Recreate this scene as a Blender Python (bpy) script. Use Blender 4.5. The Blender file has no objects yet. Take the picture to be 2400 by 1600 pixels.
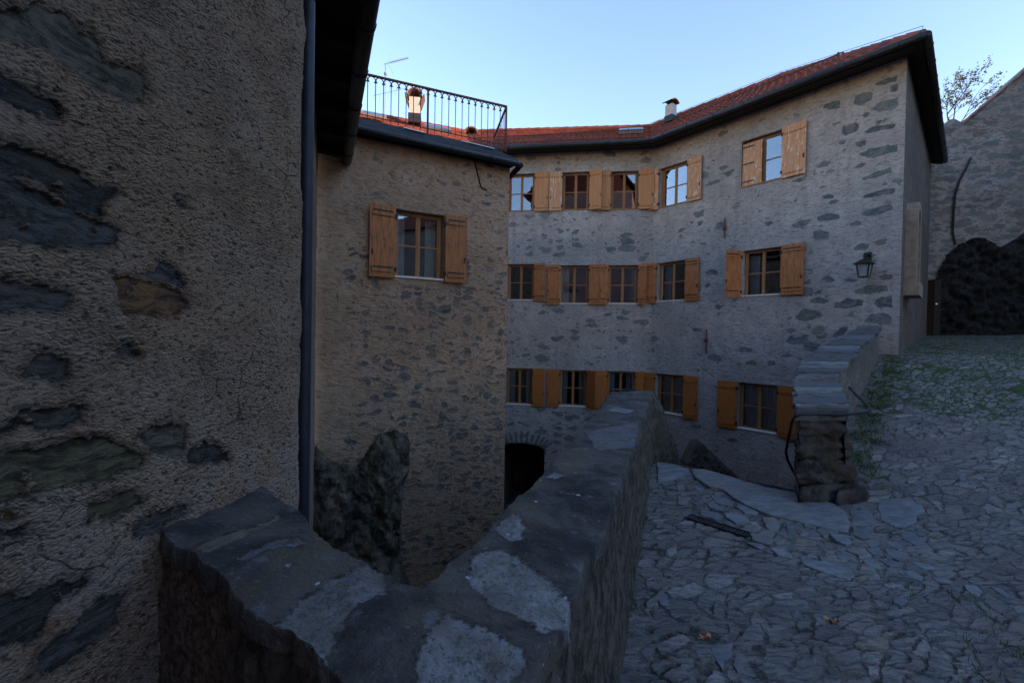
import bpy, bmesh, math, random
from mathutils import Vector, Matrix, noise as mn
random.seed(7)
R = math.radians
S = bpy.context.scene
COL = S.collection
ZC = 1.6
F = 1067.0
CAM = Vector((0, 0, ZC))
CM = Matrix.Rotation(R(90 - 0.8), 3, 'X') @ Matrix.Rotation(R(1.0), 3, 'Z')

# ---------------------------------------------------------------- surveying helpers
def ray(u, v):
    return CM @ Vector(((u - 1200) / F, -(v - 800) / F, -1))
def at_z(u, v, z):
    d = ray(u, v); t = (z - ZC) / d.z
    return CAM + d * t
def at_y(u, v, y):
    d = ray(u, v); return CAM + d * (y / d.y)
class Wall:                                     # a vertical plane from A to B seen in plan
    def __init__(s, A, B):
        s.A = Vector((A[0], A[1], 0)); s.B = Vector((B[0], B[1], 0))
        s.d = (s.B - s.A); s.L = s.d.length; s.d.normalize()
        s.n = Vector((s.d.y, -s.d.x, 0))        # outward
        if s.n.dot(-s.A) < 0: s.n = -s.n
    def hit(s, u, v, off=0.0):
        d = ray(u, v); A = s.A + s.n * off
        t = (A - CAM).dot(s.n) / d.dot(s.n)
        p = CAM + d * t
        return (p - s.A).dot(s.d), p.z
    def pt(s, a, z, off=0.0):
        p = s.A + s.d * a + s.n * off
        return Vector((p.x, p.y, z))
def ramp(s):
    s = max(s, -3)
    if s < 0: return 0
    if s < 6.4: return 1.44 * (s / 6.4) ** 1.12
    return 1.44 + 0.06 * (s - 6.4)
def gz(x, y):
    s = .65 * (x - 3.3) + .76 * (y - 4.75)
    k = .6
    s2 = k * math.log(1 + math.exp(min(s / k, 40)))
    return ramp(s2) - .09
def at_ground(u, v):
    z = 0
    for i in range(25):
        p = at_z(u, v, z)
        if (p - CAM).dot(ray(u, v)) < 0 or p.length > 60: z -= .1; continue
        z = .5 * z + .5 * gz(p.x, p.y)
    return Vector((p.x, p.y, gz(p.x, p.y)))
def inside(p, poly):
    c = False; x, y = p; j = len(poly) - 1
    for i in range(len(poly)):
        a, b = poly[i], poly[j]
        if (a[1] > y) != (b[1] > y) and x < (b[0] - a[0]) * (y - a[1]) / (b[1] - a[1]) + a[0]: c = not c
        j = i
    return c
def pdist(p, poly):
    best = 1e9; x, y = p
    for i in range(len(poly)):
        ax, ay = poly[i - 1]; bx, by = poly[i]
        dx, dy = bx - ax, by - ay
        t = max(0, min(1, ((x - ax) * dx + (y - ay) * dy) / (dx * dx + dy * dy + 1e-12)))
        best = min(best, math.hypot(x - ax - t * dx, y - ay - t * dy))
    return best

# ---------------------------------------------------------------- objects
def tag(o, label=None, cat=None, group=None, kind=None):
    if label: o['label'] = label
    if cat: o['category'] = cat
    if group: o['group'] = group
    if kind: o['kind'] = kind
    return o
def thing(name, label, cat, loc=(0, 0, 0), group=None):
    o = bpy.data.objects.new(name, None); COL.objects.link(o); o.location = loc
    o.empty_display_size = .2
    return tag(o, label, cat, group)
class MB:
    def __init__(s):
        s.v = []; s.f = []; s.uv = {}; s.at = {}; s.mi = []
    def vert(s, p, uv=None):
        s.v.append(tuple(p))
        if uv is not None: s.uv[len(s.v) - 1] = uv
        return len(s.v) - 1
    def face(s, ids, m=0):
        s.f.append(tuple(ids)); s.mi.append(m)
    def box(s, c, ax, ay, az, hx, hy, hz, m=0):
        c = Vector(c); b = len(s.v)
        for k in (-1, 1):
            for j in (-1, 1):
                for i in (-1, 1):
                    s.v.append(tuple(c + ax * (i * hx) + ay * (j * hy) + az * (k * hz)))
        for q in ((0, 2, 3, 1), (4, 5, 7, 6), (0, 1, 5, 4), (2, 6, 7, 3), (0, 4, 6, 2), (1, 3, 7, 5)):
            s.face([b + i for i in q], m)
    def abox(s, c, hx, hy, hz, m=0):
        s.box(c, Vector((1, 0, 0)), Vector((0, 1, 0)), Vector((0, 0, 1)), hx, hy, hz, m)
    def bar(s, a, b, w, h=None, up=Vector((0, 0, 1)), m=0):
        a = Vector(a); b = Vector(b); d = (b - a); L = d.length
        if L < 1e-6: return
        d.normalize(); x = d.cross(up)
        if x.length < 1e-3: x = d.cross(Vector((1, 0, 0)))
        x.normalize(); y = x.cross(d)
        s.box((a + b) / 2, d, x, y, L / 2, w / 2, (h or w) / 2, m)
    def tube(s, pts, r, n=10, cap=True, arc=None, m=0):
        pts = [Vector(p) for p in pts]; rings = []
        rr = r if isinstance(r, (list, tuple)) else [r] * len(pts)
        ref = None
        for i, p in enumerate(pts):
            d = (pts[min(i + 1, len(pts) - 1)] - pts[max(i - 1, 0)]).normalized()
            if ref is None:
                ref = d.cross(Vector((0, 0, 1)))
                if ref.length < 1e-3: ref = d.cross(Vector((1, 0, 0)))
            ref = (ref - d * ref.dot(d)).normalized(); y = ref.cross(d)
            ring = []
            for k in range(n):
                a = (2 * math.pi * k / n) if arc is None else arc[0] + (arc[1] - arc[0]) * k / (n - 1)
                ring.append(s.vert(p + (ref * math.cos(a) + y * math.sin(a)) * rr[i]))
            rings.append(ring)
        for i in range(len(rings) - 1):
            for k in range(n if arc is None else n - 1):
                s.face((rings[i][k], rings[i][(k + 1) % n], rings[i + 1][(k + 1) % n], rings[i + 1][k]), m)
        if cap:
            s.face(rings[0][::-1], m); s.face(rings[-1], m)
    def build(s, name, mats, parent=None, smooth=False, solid=None):
        me = bpy.data.meshes.new(name); me.from_pydata(s.v, [], s.f)
        if not isinstance(mats, (list, tuple)): mats = [mats]
        for m in mats: me.materials.append(m)
        me.polygons.foreach_set('material_index', s.mi)
        if smooth: me.polygons.foreach_set('use_smooth', [True] * len(s.f))
        if s.uv:
            l = me.uv_layers.new(name='UVMap')
            vi = [0] * len(me.loops); me.loops.foreach_get('vertex_index', vi)
            flat = []
            for i in vi: flat.extend(s.uv.get(i, (0, 0)))
            l.data.foreach_set('uv', flat)
        for an, vals in s.at.items():
            if isinstance(vals[0], (int, float)):
                a = me.attributes.new(an, 'FLOAT', 'POINT'); a.data.foreach_set('value', vals)
            else:
                a = me.attributes.new(an, 'FLOAT_COLOR', 'POINT')
                a.data.foreach_set('color', [c for q in vals for c in (*q, 1)])
        me.update()
        o = bpy.data.objects.new(name, me); COL.objects.link(o)
        if parent:
            o.parent = parent
            if parent.type == 'EMPTY' or True:
                o.matrix_parent_inverse = world(parent).inverted()
        if solid:
            md = o.modifiers.new('thick', 'SOLIDIFY'); md.thickness = solid; md.offset = 0
        return o
def world(o):
    m = Matrix.Translation(o.location)
    if o.parent: m = world(o.parent) @ o.matrix_parent_inverse @ m
    return m

# ---------------------------------------------------------------- materials
class NT:
    def __init__(s, name):
        s.m = bpy.data.materials.new(name); s.m.use_nodes = True
        s.t = s.m.node_tree; s.b = s.t.nodes['Principled BSDF']; s.out = s.t.nodes['Material Output']
        s.b.inputs['Specular IOR Level'].default_value = .3
    def n(s, t): return s.t.nodes.new(t)
    def link(s, a, b): s.t.links.new(a, b)
    def put(s, inp, v):
        if isinstance(v, bpy.types.NodeSocket): s.link(v, inp)
        elif isinstance(v, (tuple, list)) and len(v) == 3 and inp.type == 'RGBA': inp.default_value = (*v, 1)
        else: inp.default_value = v
    def coord(s, k): return s.n('ShaderNodeTexCoord').outputs[k]
    def attr(s, name, k='Fac'):
        a = s.n('ShaderNodeAttribute'); a.attribute_name = name; return a.outputs[k]
    def map(s, v, scale=(1, 1, 1), rot=(0, 0, 0), loc=(0, 0, 0)):
        a = s.n('ShaderNodeMapping'); s.link(v, a.inputs[0])
        a.inputs['Scale'].default_value = scale; a.inputs['Rotation'].default_value = rot; a.inputs['Location'].default_value = loc
        return a.outputs[0]
    def noise(s, v, scale, detail=4, rough=.55, dist=0, k='Fac'):
        a = s.n('ShaderNodeTexNoise'); s.link(v, a.inputs['Vector'])
        a.inputs['Scale'].default_value = scale; a.inputs['Detail'].default_value = detail
        a.inputs['Roughness'].default_value = rough; a.inputs['Distortion'].default_value = dist
        return a.outputs[k]
    def vor(s, v, scale, feat='F1', k='Distance', rnd=1.0, dim='3D'):
        a = s.n('ShaderNodeTexVoronoi'); a.feature = feat; a.voronoi_dimensions = dim
        s.link(v, a.inputs['Vector']); a.inputs['Scale'].default_value = scale
        a.inputs['Randomness'].default_value = rnd
        return a if k is None else a.outputs[k]
    def math(s, op, a, b=0, c=0, clamp=False):
        q = s.n('ShaderNodeMath'); q.operation = op; q.use_clamp = clamp
        s.put(q.inputs[0], a); s.put(q.inputs[1], b); s.put(q.inputs[2], c)
        return q.outputs[0]
    def mad(s, a, b, c): return s.math('MULTIPLY_ADD', a, b, c)
    def step(s, v, a, b, lo=0., hi=1.):
        q = s.n('ShaderNodeMapRange'); q.interpolation_type = 'SMOOTHSTEP'
        s.put(q.inputs['Value'], v); s.put(q.inputs['From Min'], a); s.put(q.inputs['From Max'], b)
        s.put(q.inputs['To Min'], lo); s.put(q.inputs['To Max'], hi)
        return q.outputs[0]
    def mix(s, f, a, b, bt='MIX'):
        q = s.n('ShaderNodeMix'); q.data_type = 'RGBA'; q.blend_type = bt
        s.put(q.inputs[0], f); s.put(q.inputs[6], a); s.put(q.inputs[7], b)
        return q.outputs[2]
    def vmath(s, op, a, b=(0, 0, 0)):
        q = s.n('ShaderNodeVectorMath'); q.operation = op
        s.put(q.inputs[0], a); s.put(q.inputs[1], b)
        return q.outputs[0]
    def warp(s, v, scale, amt, detail=2):
        c = s.noise(v, scale, detail, k='Color')
        c = s.vmath('SUBTRACT', c, (.5, .5, .5))
        c = s.vmath('MULTIPLY', c, (amt, amt, amt))
        return s.vmath('ADD', v, c)
    def rampc(s, f, stops):
        q = s.n('ShaderNodeValToRGB'); s.put(q.inputs[0], f)
        e = q.color_ramp.elements
        while len(e) < len(stops): e.new(.5)
        for i, (p, c) in enumerate(stops): e[i].position = p; e[i].color = (*c, 1)
        return q.outputs[0]
    def sep(s, v):
        q = s.n('ShaderNodeSeparateXYZ'); s.link(v, q.inputs[0]); return q.outputs
    def rough(s, v): s.put(s.b.inputs['Roughness'], v)
    def color(s, v): s.put(s.b.inputs['Base Color'], v)
    def bump(s, h, dist=.02, strength=1.0):
        q = s.n('ShaderNodeBump'); q.inputs['Distance'].default_value = dist; q.inputs['Strength'].default_value = strength
        s.put(q.inputs['Height'], h); s.link(q.outputs[0], s.b.inputs['Normal'])
    def disp(s, h, scale=.01, mid=0.0):
        q = s.n('ShaderNodeDisplacement'); q.inputs['Scale'].default_value = scale; q.inputs['Midlevel'].default_value = mid
        s.put(q.inputs['Height'], h); s.link(q.outputs[0], s.out.inputs['Displacement'])
        s.m.displacement_method = 'BOTH'

def rubble(name, pl_a, pl_b, st, sx=2.2, sy=4.6, dens=.5, bump=.02, grain=55, streak=0.0, disp=0, seed=0, pale=None):
    """rough plaster with the stones of the masonry showing through"""
    N = NT(name)
    uv = N.map(N.coord('UV'), loc=(seed * 3.7, seed * 1.9, 0))
    big = N.noise(uv, .55, 3)
    w = N.warp(N.warp(uv, 2.5, .28), 13, .05, 3)
    p = N.map(w, scale=(sx, sy, 1))
    v = N.vor(p, 1.0, k=None, dim='2D')
    cs = N.sep(v.outputs['Color'])
    loc = N.math('ADD', N.attr('dens'), dens)
    keep = N.step(N.math('SUBTRACT', N.math('ADD', loc, N.mad(big, .9, -.45)), cs[0]), -.02, .03)
    thr = N.mad(cs[1], .28, .2)
    edge = N.math('SUBTRACT', v.outputs['Distance'], thr)
    rag = N.mad(N.noise(uv, 16, 6, .7), .34, -.17)
    edge = N.math('ADD', edge, rag)
    m = N.math('MULTIPLY', N.step(edge, .05, -.05), keep)
    # smaller chips
    v2 = N.vor(N.map(N.warp(w, 7, .15), scale=(sx * 2.6, sy * 2.3, 1)), 1.0, k=None, dim='2D')
    c2 = N.sep(v2.outputs['Color'])
    keep2 = N.step(N.math('SUBTRACT', N.math('ADD', N.math('MULTIPLY', loc, .7), N.mad(N.noise(uv, 1.3, 2), .8, -.36)), c2[0]), -.02, .03)
    m2 = N.math('MULTIPLY', N.step(N.math('SUBTRACT', v2.outputs['Distance'], N.mad(c2[1], .25, .15)), .04, -.04), keep2)
    m = N.math('MAXIMUM', m, N.math('MULTIPLY', m2, .65))
    m = N.math('MULTIPLY', m, N.math('SUBTRACT', 1, N.attr('clean')))
    big_ = N.step(N.math('ADD', N.attr('stone'), N.mad(N.noise(uv, 9, 7, .68), .9, -.47)), .43, .57)
    smear = N.step(N.noise(uv, 7, 6, .65), .40, .58, .55, 1)
    m = N.math('MAXIMUM', N.math('MULTIPLY', m, smear), N.math('MULTIPLY', big_, N.step(smear, .4, .95, .45, 1)))
    fine = N.noise(uv, grain, 5, .65)
    ob = N.warp(N.map(uv, rot=(0, 0, .5), scale=(1, 1.9, 1)), 4, .3)
    trow = N.noise(ob, 9, 6, .62)
    mid = N.noise(uv, 3.0, 5, .6)
    pl = N.mix(N.step(mid, .35, .65), pl_a, pl_b)
    pl = N.mix(N.mad(N.step(big, .4, .62), .55, 0), pl, tuple(c * q for c, q in zip(pl_a, (.72, .72, .75))))
    if pale: pl = N.mix(N.mad(N.step(N.noise(uv, 1.1, 6, .6), .55, .72), .6, 0), pl, pale)
    pl = N.mix(N.step(trow, .36, .52, .5, 0), pl, tuple(c * .42 for c in pl_a))
    pl = N.mix(N.step(fine, .6, .78, 0, .3), pl, tuple(min(1, c * 1.5) for c in pl_b))
    if streak:
        sk = N.noise(N.map(uv, scale=(5, .25, 1)), 1, 4)
        pl = N.mix(N.step(sk, .5, .75, 0, streak), pl, tuple(c * .45 for c in pl_a))
    sc = N.mix(N.step(N.attr('stone'), .05, .2), N.rampc(cs[2], st), N.attr('tint', 'Color'))
    sc = N.mix(N.step(N.noise(N.map(w, scale=(1, 3, 1)), 14, 5, .65), .35, .7), N.mix(.45, sc, (.02, .025, .03)), sc)
    c = N.mix(m, pl, sc)
    rim = N.math('MULTIPLY', N.math('MULTIPLY', N.step(m, .05, .45), N.step(m, .9, .5)), .3)
    c = N.mix(rim, c, (.05, .05, .055))
    c = N.mix(N.step(N.noise(uv, 24, 6, .72), .44, .34, 0, .5), c, (.06, .05, .045))
    N.color(c); N.rough(.92)
    hp = N.math('ADD', N.math('MULTIPLY', fine, .4), N.math('ADD', N.math('MULTIPLY', trow, .9), N.math('MULTIPLY', N.noise(uv, 2.2, 3), 1.2)))
    hs = N.math('ADD', N.math('MULTIPLY', N.noise(N.map(w, scale=(1, 2.5, 1)), 9, 5, .6), .9), .65)
    q = N.n('ShaderNodeMix'); q.data_type = 'FLOAT'
    N.put(q.inputs[0], m); N.put(q.inputs[2], hp); N.put(q.inputs[3], hs)
    N.bump(q.outputs[0], bump)
    return N.m

def nearwall_mat():
    N = NT('roughcast_near'); uv = N.coord('UV')
    st = N.attr('stone'); tint = N.attr('tint', 'Color')
    edge = N.math('ADD', st, N.mad(N.noise(uv, 17, 8, .62), 1.0, -.52))
    m = N.math('MULTIPLY', N.step(edge, .47, .53), N.step(N.noise(uv, 13, 7, .7), .36, .40, .15, 1))
    ob = N.map(N.warp(uv, 9, .03), scale=(.85, 1.3, 1), rot=(0, 0, -.45))
    vo = N.vor(N.map(N.warp(uv, 14, .05, 3), scale=(.8, 1.35, 1), rot=(0, 0, -.45)), 92, k=None, dim='2D')
    g1 = N.noise(ob, 46, 7, .74, .15); g2 = N.noise(uv, 120, 4, .7); g3 = N.noise(uv, 6, 4)
    lumps = N.step(vo.outputs['Distance'], .75, .1)
    patch = N.step(N.noise(uv, 3.2, 4), .38, .62, .45, 1)
    grain = N.math('ADD', N.math('MULTIPLY', N.math('MULTIPLY', lumps, patch), .55), N.math('ADD', N.math('MULTIPLY', g1, 1.3), N.math('MULTIPLY', g2, .45)))
    lum = N.noise(uv, 1.7, 4)
    pl = N.mix(N.step(lum, .35, .65), (.36, .243, .148), (.36, .268, .188))
    pl = N.mix(N.step(g3, .45, .7, 0, .6), pl, (.25, .15, .095))
    low = N.step(N.sep(uv)[1], 1.5, .7)
    pl = N.mix(N.math('MULTIPLY', low, N.step(N.noise(uv, 4, 3), .4, .6)), pl, (.37, .29, .235))
    pl = N.mix(N.step(g1, .49, .38, 0, .85), pl, (.045, .032, .025))
    pl = N.mix(N.step(g2, .58, .72, 0, .5), pl, (.36, .29, .26))
    sn = N.noise(N.map(N.warp(uv, 5, .1), scale=(1, 2.6, 1)), 11, 8, .72)
    sc = N.mix(N.step(sn, .40, .58), N.mix(.7, tint, (.014, .014, .015)), tint)
    sc = N.mix(N.step(N.noise(uv, 70, 4, .7), .55, .7, 0, .45), sc, (.22, .20, .18))
    sc = N.mix(N.step(N.noise(uv, 7, 5), .52, .7, 0, .5), sc, (.12, .10, .065))
    ck = N.vor(N.warp(N.map(uv, scale=(1, 1.7, 1), rot=(0, 0, -.3)), 6, .12, 4), 4.2, 'DISTANCE_TO_EDGE', dim='2D')
    crack = N.math('MULTIPLY', N.step(ck, .022, .006), N.step(N.noise(uv, 2.4, 3), .52, .6))
    pl = N.mix(N.math('MULTIPLY', crack, .8), pl, (.04, .03, .022))
    pl = N.mix(N.step(N.noise(N.map(uv, loc=(3, 8, 0)), 2.7, 6, .68), .52, .66, 0, .55), pl, (.16, .105, .07))
    c = N.mix(m, pl, sc)
    rim = N.math('MULTIPLY', N.step(edge, .2, .42), N.step(edge, .58, .45))
    c = N.mix(N.math('MULTIPLY', rim, .35), c, (.03, .024, .022))
    N.color(c); N.rough(.93)
    hp = N.math('ADD', N.math('MULTIPLY', grain, .85), N.math('MULTIPLY', g3, 1.7))
    hs = N.math('ADD', N.math('MULTIPLY', sn, 2.0), -.25)
    q = N.n('ShaderNodeMix'); q.data_type = 'FLOAT'
    N.put(q.inputs[0], m); N.put(q.inputs[2], hp); N.put(q.inputs[3], hs)
    h = N.math('SUBTRACT', q.outputs[0], N.math('MULTIPLY', rim, .35))
    N.disp(h, .017, .9)
    return N.m

def coping_mat():
    N = NT('coping_stone'); ob = N.coord('Object')
    st = N.attr('stone'); tint = N.attr('tint', 'Color')
    nz = N.noise(ob, 24, 6, .7)
    edge = N.math('ADD', st, N.mad(nz, 1.1, -.58))
    m = N.math('MULTIPLY', N.step(edge, .40, .60), N.step(N.noise(ob, 13, 6, .7), .34, .46, .3, 1))
    b1 = N.noise(ob, 5, 6, .62, .3); b2 = N.noise(ob, 60, 4, .7); b3 = N.noise(N.map(ob, loc=(4, 2, 7)), 2.6, 5, .6)
    c = N.mix(N.step(b1, .35, .65), (.030, .028, .029), (.095, .088, .080))
    c = N.mix(N.step(b3, .5, .68, 0, .7), c, (.115, .088, .05))
    c = N.mix(N.step(N.noise(N.map(ob, loc=(9, 9, 9)), 9, 5, .65), .57, .7, 0, .6), c, (.16, .18, .20))
    c = N.mix(N.step(b2, .62, .72, 0, .6), c, (.28, .29, .31))
    c = N.mix(N.step(b2, .42, .3, 0, .6), c, (.015, .015, .018))
    sn = N.noise(ob, 9, 6, .65)
    sc = N.mix(N.step(sn, .42, .62), N.mix(.5, tint, (.09, .07, .045)), tint)
    sc = N.mix(N.step(b2, .46, .36, 0, .7), sc, (.05, .055, .06))
    sc = N.mix(N.step(N.noise(ob, 32, 5, .7), .6, .68, 0, .8), sc, (.10, .075, .045))
    c = N.mix(m, c, sc)
    rim = N.math('MULTIPLY', N.step(edge, .25, .43), N.step(edge, .55, .45))
    c = N.mix(N.math('MULTIPLY', rim, .15), c, (.035, .03, .02))
    sp = N.vor(N.warp(ob, 40, .03), 26, k=None)
    spm = N.math('MULTIPLY', N.step(sp.outputs['Distance'], .22, .15), N.step(N.sep(sp.outputs['Color'])[0], .93, .95))
    c = N.mix(N.math('MULTIPLY', spm, .8), c, (.55, .56, .58))
    N.color(c); N.rough(.85)
    h = N.math('ADD', N.math('MULTIPLY', b1, 1.6), N.math('ADD', N.math('MULTIPLY', b2, .6), N.math('MULTIPLY', m, .3)))
    N.disp(N.math('SUBTRACT', h, N.math('MULTIPLY', rim, .1)), .014, .9)
    return N.m

def parapet_side_mat():
    N = NT('parapet_render'); ob = N.coord('Object')
    a = N.noise(N.map(ob, scale=(1, 1, .8)), 15, 7, .7, .3); b = N.noise(ob, 70, 4, .65); d = N.noise(ob, 2.5, 4)
    c = N.mix(N.step(a, .38, .62), (.022, .019, .017), (.115, .10, .086))
    c = N.mix(N.step(b, .58, .72, 0, .6), c, (.20, .185, .17))
    c = N.mix(N.step(d, .5, .66, 0, .7), c, (.05, .048, .03))
    br = N.mix(N.step(N.noise(ob, 38, 6, .7), .36, .62), (.04, .031, .025), (.19, .142, .106))
    c = N.mix(N.step(N.math('ADD', N.sep(ob)[0], N.mad(N.noise(ob, 4, 4), .5, -.25)), -.62, -.9), c, br)
    N.color(c); N.rough(.95)
    N.disp(N.math('ADD', a, N.math('MULTIPLY', b, .35)), .022, .6)
    return N.m

def rock_mat(name, dark, light, moss):
    N = NT(name); ob = N.coord('Object')
    a = N.noise(N.warp(ob, 2, .4), 3.5, 8, .65); b = N.noise(ob, 26, 5, .65)
    c = N.mix(N.step(a, .38, .66), dark, light)
    c = N.mix(N.step(N.noise(ob, 1.6, 4), .5, .65, 0, .7), c, moss)
    c = N.mix(N.step(b, .6, .75, 0, .4), c, tuple(x * 1.8 for x in light))
    N.color(c); N.rough(.9)
    N.bump(N.math('ADD', N.math('MULTIPLY', a, 1.5), N.math('MULTIPLY', b, .3)), .07)
    return N.m

def ground_mat():
    N = NT('cobble_paving'); ob = N.coord('Object')
    def layer(rot, sx, sy, seed, wamt=.22):
        q = N.map(N.warp(N.warp(N.warp(ob, 1.1, .5), 6, .10, 3), 22, .03, 4), rot=(0, 0, rot), loc=(seed, seed * 2, 0))
        q = N.map(q, scale=(sx, sy, 0))
        e = N.vor(q, 1, 'DISTANCE_TO_EDGE', dim='2D'); f = N.vor(q, 1, 'F1', None, dim='2D')
        return e, N.sep(f.outputs['Color'])
    e, cc = layer(-.42, 5.6, 13.0, 0)
    e2, cd = layer(-.5, 3.7, 8.5, 5)
    sel = N.step(N.noise(ob, 1.2, 4), .45, .55)
    q = N.n('ShaderNodeMix'); q.data_type = 'FLOAT'; N.put(q.inputs[0], sel); N.put(q.inputs[2], e); N.put(q.inputs[3], e2); E = q.outputs[0]
    q = N.n('ShaderNodeMix'); q.data_type = 'FLOAT'; N.put(q.inputs[0], sel); N.put(q.inputs[2], cc[0]); N.put(q.inputs[3], cd[0]); C0 = q.outputs[0]
    q = N.n('ShaderNodeMix'); q.data_type = 'FLOAT'; N.put(q.inputs[0], sel); N.put(q.inputs[2], cc[1]); N.put(q.inputs[3], cd[1]); C1 = q.outputs[0]
    fine = N.noise(ob, 48, 5, .68)
    thr = N.mad(N.noise(ob, 13, 6, .7), .30, -.10)
    body = N.step(E, thr, N.math('ADD', thr, .07))
    keep = N.step(C1, .06, .12)
    body = N.math('MULTIPLY', body, keep)
    sc = N.rampc(C0, [(0, (.105, .108, .107)), (.3, (.15, .152, .149)), (.55, (.185, .187, .181)), (.8, (.18, .165, .152)), (.93, (.26, .262, .255)), (1, (.20, .165, .118))])
    sc = N.mix(N.step(N.noise(N.map(ob, rot=(0, 0, -.45), scale=(1, 3.2, 1)), 17, 7, .70), .36, .56, .55, 0), sc, (.035, .037, .042))
    jn = N.math('ADD', N.math('MULTIPLY', N.noise(ob, 4.5, 5, .7), .6), N.math('MULTIPLY', N.noise(ob, 20, 5, .7), .4))
    dirt = N.mix(N.step(jn, .40, .55), (.045, .042, .038), (.15, .138, .13))
    sl_ = N.noise(N.map(N.warp(ob, 3, .18), rot=(0, 0, -.42), scale=(2.4, 13, 1)), 3.2, 6, .68)
    sc = N.mix(N.step(sl_, .36, .31, 0, .8), sc, (.022, .022, .024))
    sc = N.mix(N.step(N.noise(ob, 1.9, 6, .65), .50, .64, 0, .6), sc, (.135, .118, .112))
    moss = N.attr('moss')
    gm = N.step(N.math('ADD', moss, N.mad(N.noise(ob, 2.1, 5, .6), 1.2, -.6)), .42, .55)
    dirt = N.mix(gm, dirt, N.mix(fine, (.02, .04, .01), (.05, .085, .025)))
    body = N.math('MULTIPLY', body, N.math('SUBTRACT', 1, N.math('MULTIPLY', gm, N.step(N.noise(ob, 11, 4), .52, .62))))
    c = N.mix(body, dirt, sc)
    c = N.mix(N.step(N.noise(ob, .7, 4), .5, .68, 0, .45), c, (.10, .082, .078))
    c = N.mix(N.step(fine, .66, .76, 0, .55), c, (.24, .25, .26))
    N.color(c); N.rough(N.mad(body, -.22, .85))
    h = N.math('ADD', N.math('ADD', N.math('MULTIPLY', body, N.mad(C1, .6, .35)), N.math('MULTIPLY', N.step(sl_, .33, .5), .5)), N.math('MULTIPLY', fine, .5))
    N.disp(N.math('ADD', h, N.math('MULTIPLY', N.noise(ob, 5, 3), .8)), .017, .9)
    return N.m

def flag_mat():
    N = NT('flagstone'); ob = N.coord('Object')
    t = N.attr('tint', 'Color')
    a = N.noise(N.map(ob, scale=(1, 2, 1), rot=(0, 0, -.3)), 8, 6, .68); f = N.noise(ob, 60, 4, .65)
    c = N.mix(N.step(a, .35, .65, .55, 0), t, (.05, .052, .058))
    c = N.mix(N.step(f, .62, .75, 0, .35), c, (.3, .31, .32))
    c = N.mix(N.step(N.noise(ob, 3, 4), .55, .7, 0, .5), c, (.12, .10, .085))
    N.color(c); N.rough(.65); N.bump(N.math('ADD', a, N.math('MULTIPLY', f, .3)), .012)
    return N.m

def simple(name, col, rough=.6, metal=0, var=.25, scale=12, bump=0):
    N = NT(name); ob = N.coord('Object')
    a = N.noise(ob, scale, 5, .6)
    N.color(N.mix(N.step(a, .3, .7), tuple(c * (1 - var) for c in col), tuple(min(1, c * (1 + var)) for c in col)))
    N.rough(rough); N.b.inputs['Metallic'].default_value = metal
    if bump: N.bump(a, bump)
    return N.m

def wood(name, a, b, wear=0.0, weather=0.0):
    N = NT(name); uv = N.coord('UV')
    g = N.noise(N.map(N.warp(uv, 3, .02), scale=(30, 1.6, 1)), 1.5, 6, .65)
    rnd = N.n('ShaderNodeObjectInfo').outputs['Random']
    c = N.mix(N.step(g, .3, .7), a, b)
    k = N.vor(N.map(uv, scale=(1, .55, 1)), 9, k=None, dim='2D')
    kn = N.math('MULTIPLY', N.step(k.outputs['Distance'], .16, .06), N.step(N.sep(k.outputs['Color'])[0], .7, .75))
    c = N.mix(N.math('MULTIPLY', kn, .8), c, tuple(x * .3 for x in a))
    c = N.mix(N.mad(rnd, .6, 0), c, tuple(x * .66 for x in b))
    if weather:
        c = N.mix(N.step(N.noise(N.map(uv, scale=(12, 2, 1)), 2, 6, .7), .62 - weather * .2, .75, 0, .8), c, tuple(x * .28 for x in a))
    if wear:
        c = N.mix(N.math('MULTIPLY', N.step(N.noise(N.map(uv, scale=(9, 2.5, 1)), 1.6, 5, .65), .54, .64), wear), c, (.62, .55, .46))
    pl = N.math('FRACT', N.math('MULTIPLY', N.sep(uv)[0], 7.2))
    gap = N.step(N.math('ABSOLUTE', N.math('SUBTRACT', pl, .5)), .475, .495)
    c = N.mix(N.math('MULTIPLY', gap, .7), c, tuple(x * .2 for x in a))
    N.color(c); N.rough(.6)
    N.bump(N.math('SUBTRACT', g, gap), .003)
    return N.m

def glass(name='window_glass', refl=.13):
    N = NT(name); t = N.t
    g = N.n('ShaderNodeBsdfGlossy'); g.inputs['Roughness'].default_value = .015
    g.inputs['Color'].default_value = (.8, .88, 1, 1)
    w = N.noise(N.coord('Object'), 2.2, 2)
    bp = N.n('ShaderNodeBump'); bp.inputs['Distance'].default_value = .0012; N.link(w, bp.inputs['Height']); N.link(bp.outputs[0], g.inputs['Normal'])
    tr = N.n('ShaderNodeBsdfTransparent'); tr.inputs['Color'].default_value = (.75, .8, .82, 1)
    fr = N.n('ShaderNodeFresnel'); fr.inputs['IOR'].default_value = 1.5
    mx = N.n('ShaderNodeMixShader')
    N.link(N.math('ADD', fr.outputs[0], refl, clamp=True), mx.inputs[0]); N.link(tr.outputs[0], mx.inputs[1]); N.link(g.outputs[0], mx.inputs[2])
    N.link(mx.outputs[0], N.out.inputs['Surface'])
    return N.m

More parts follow.
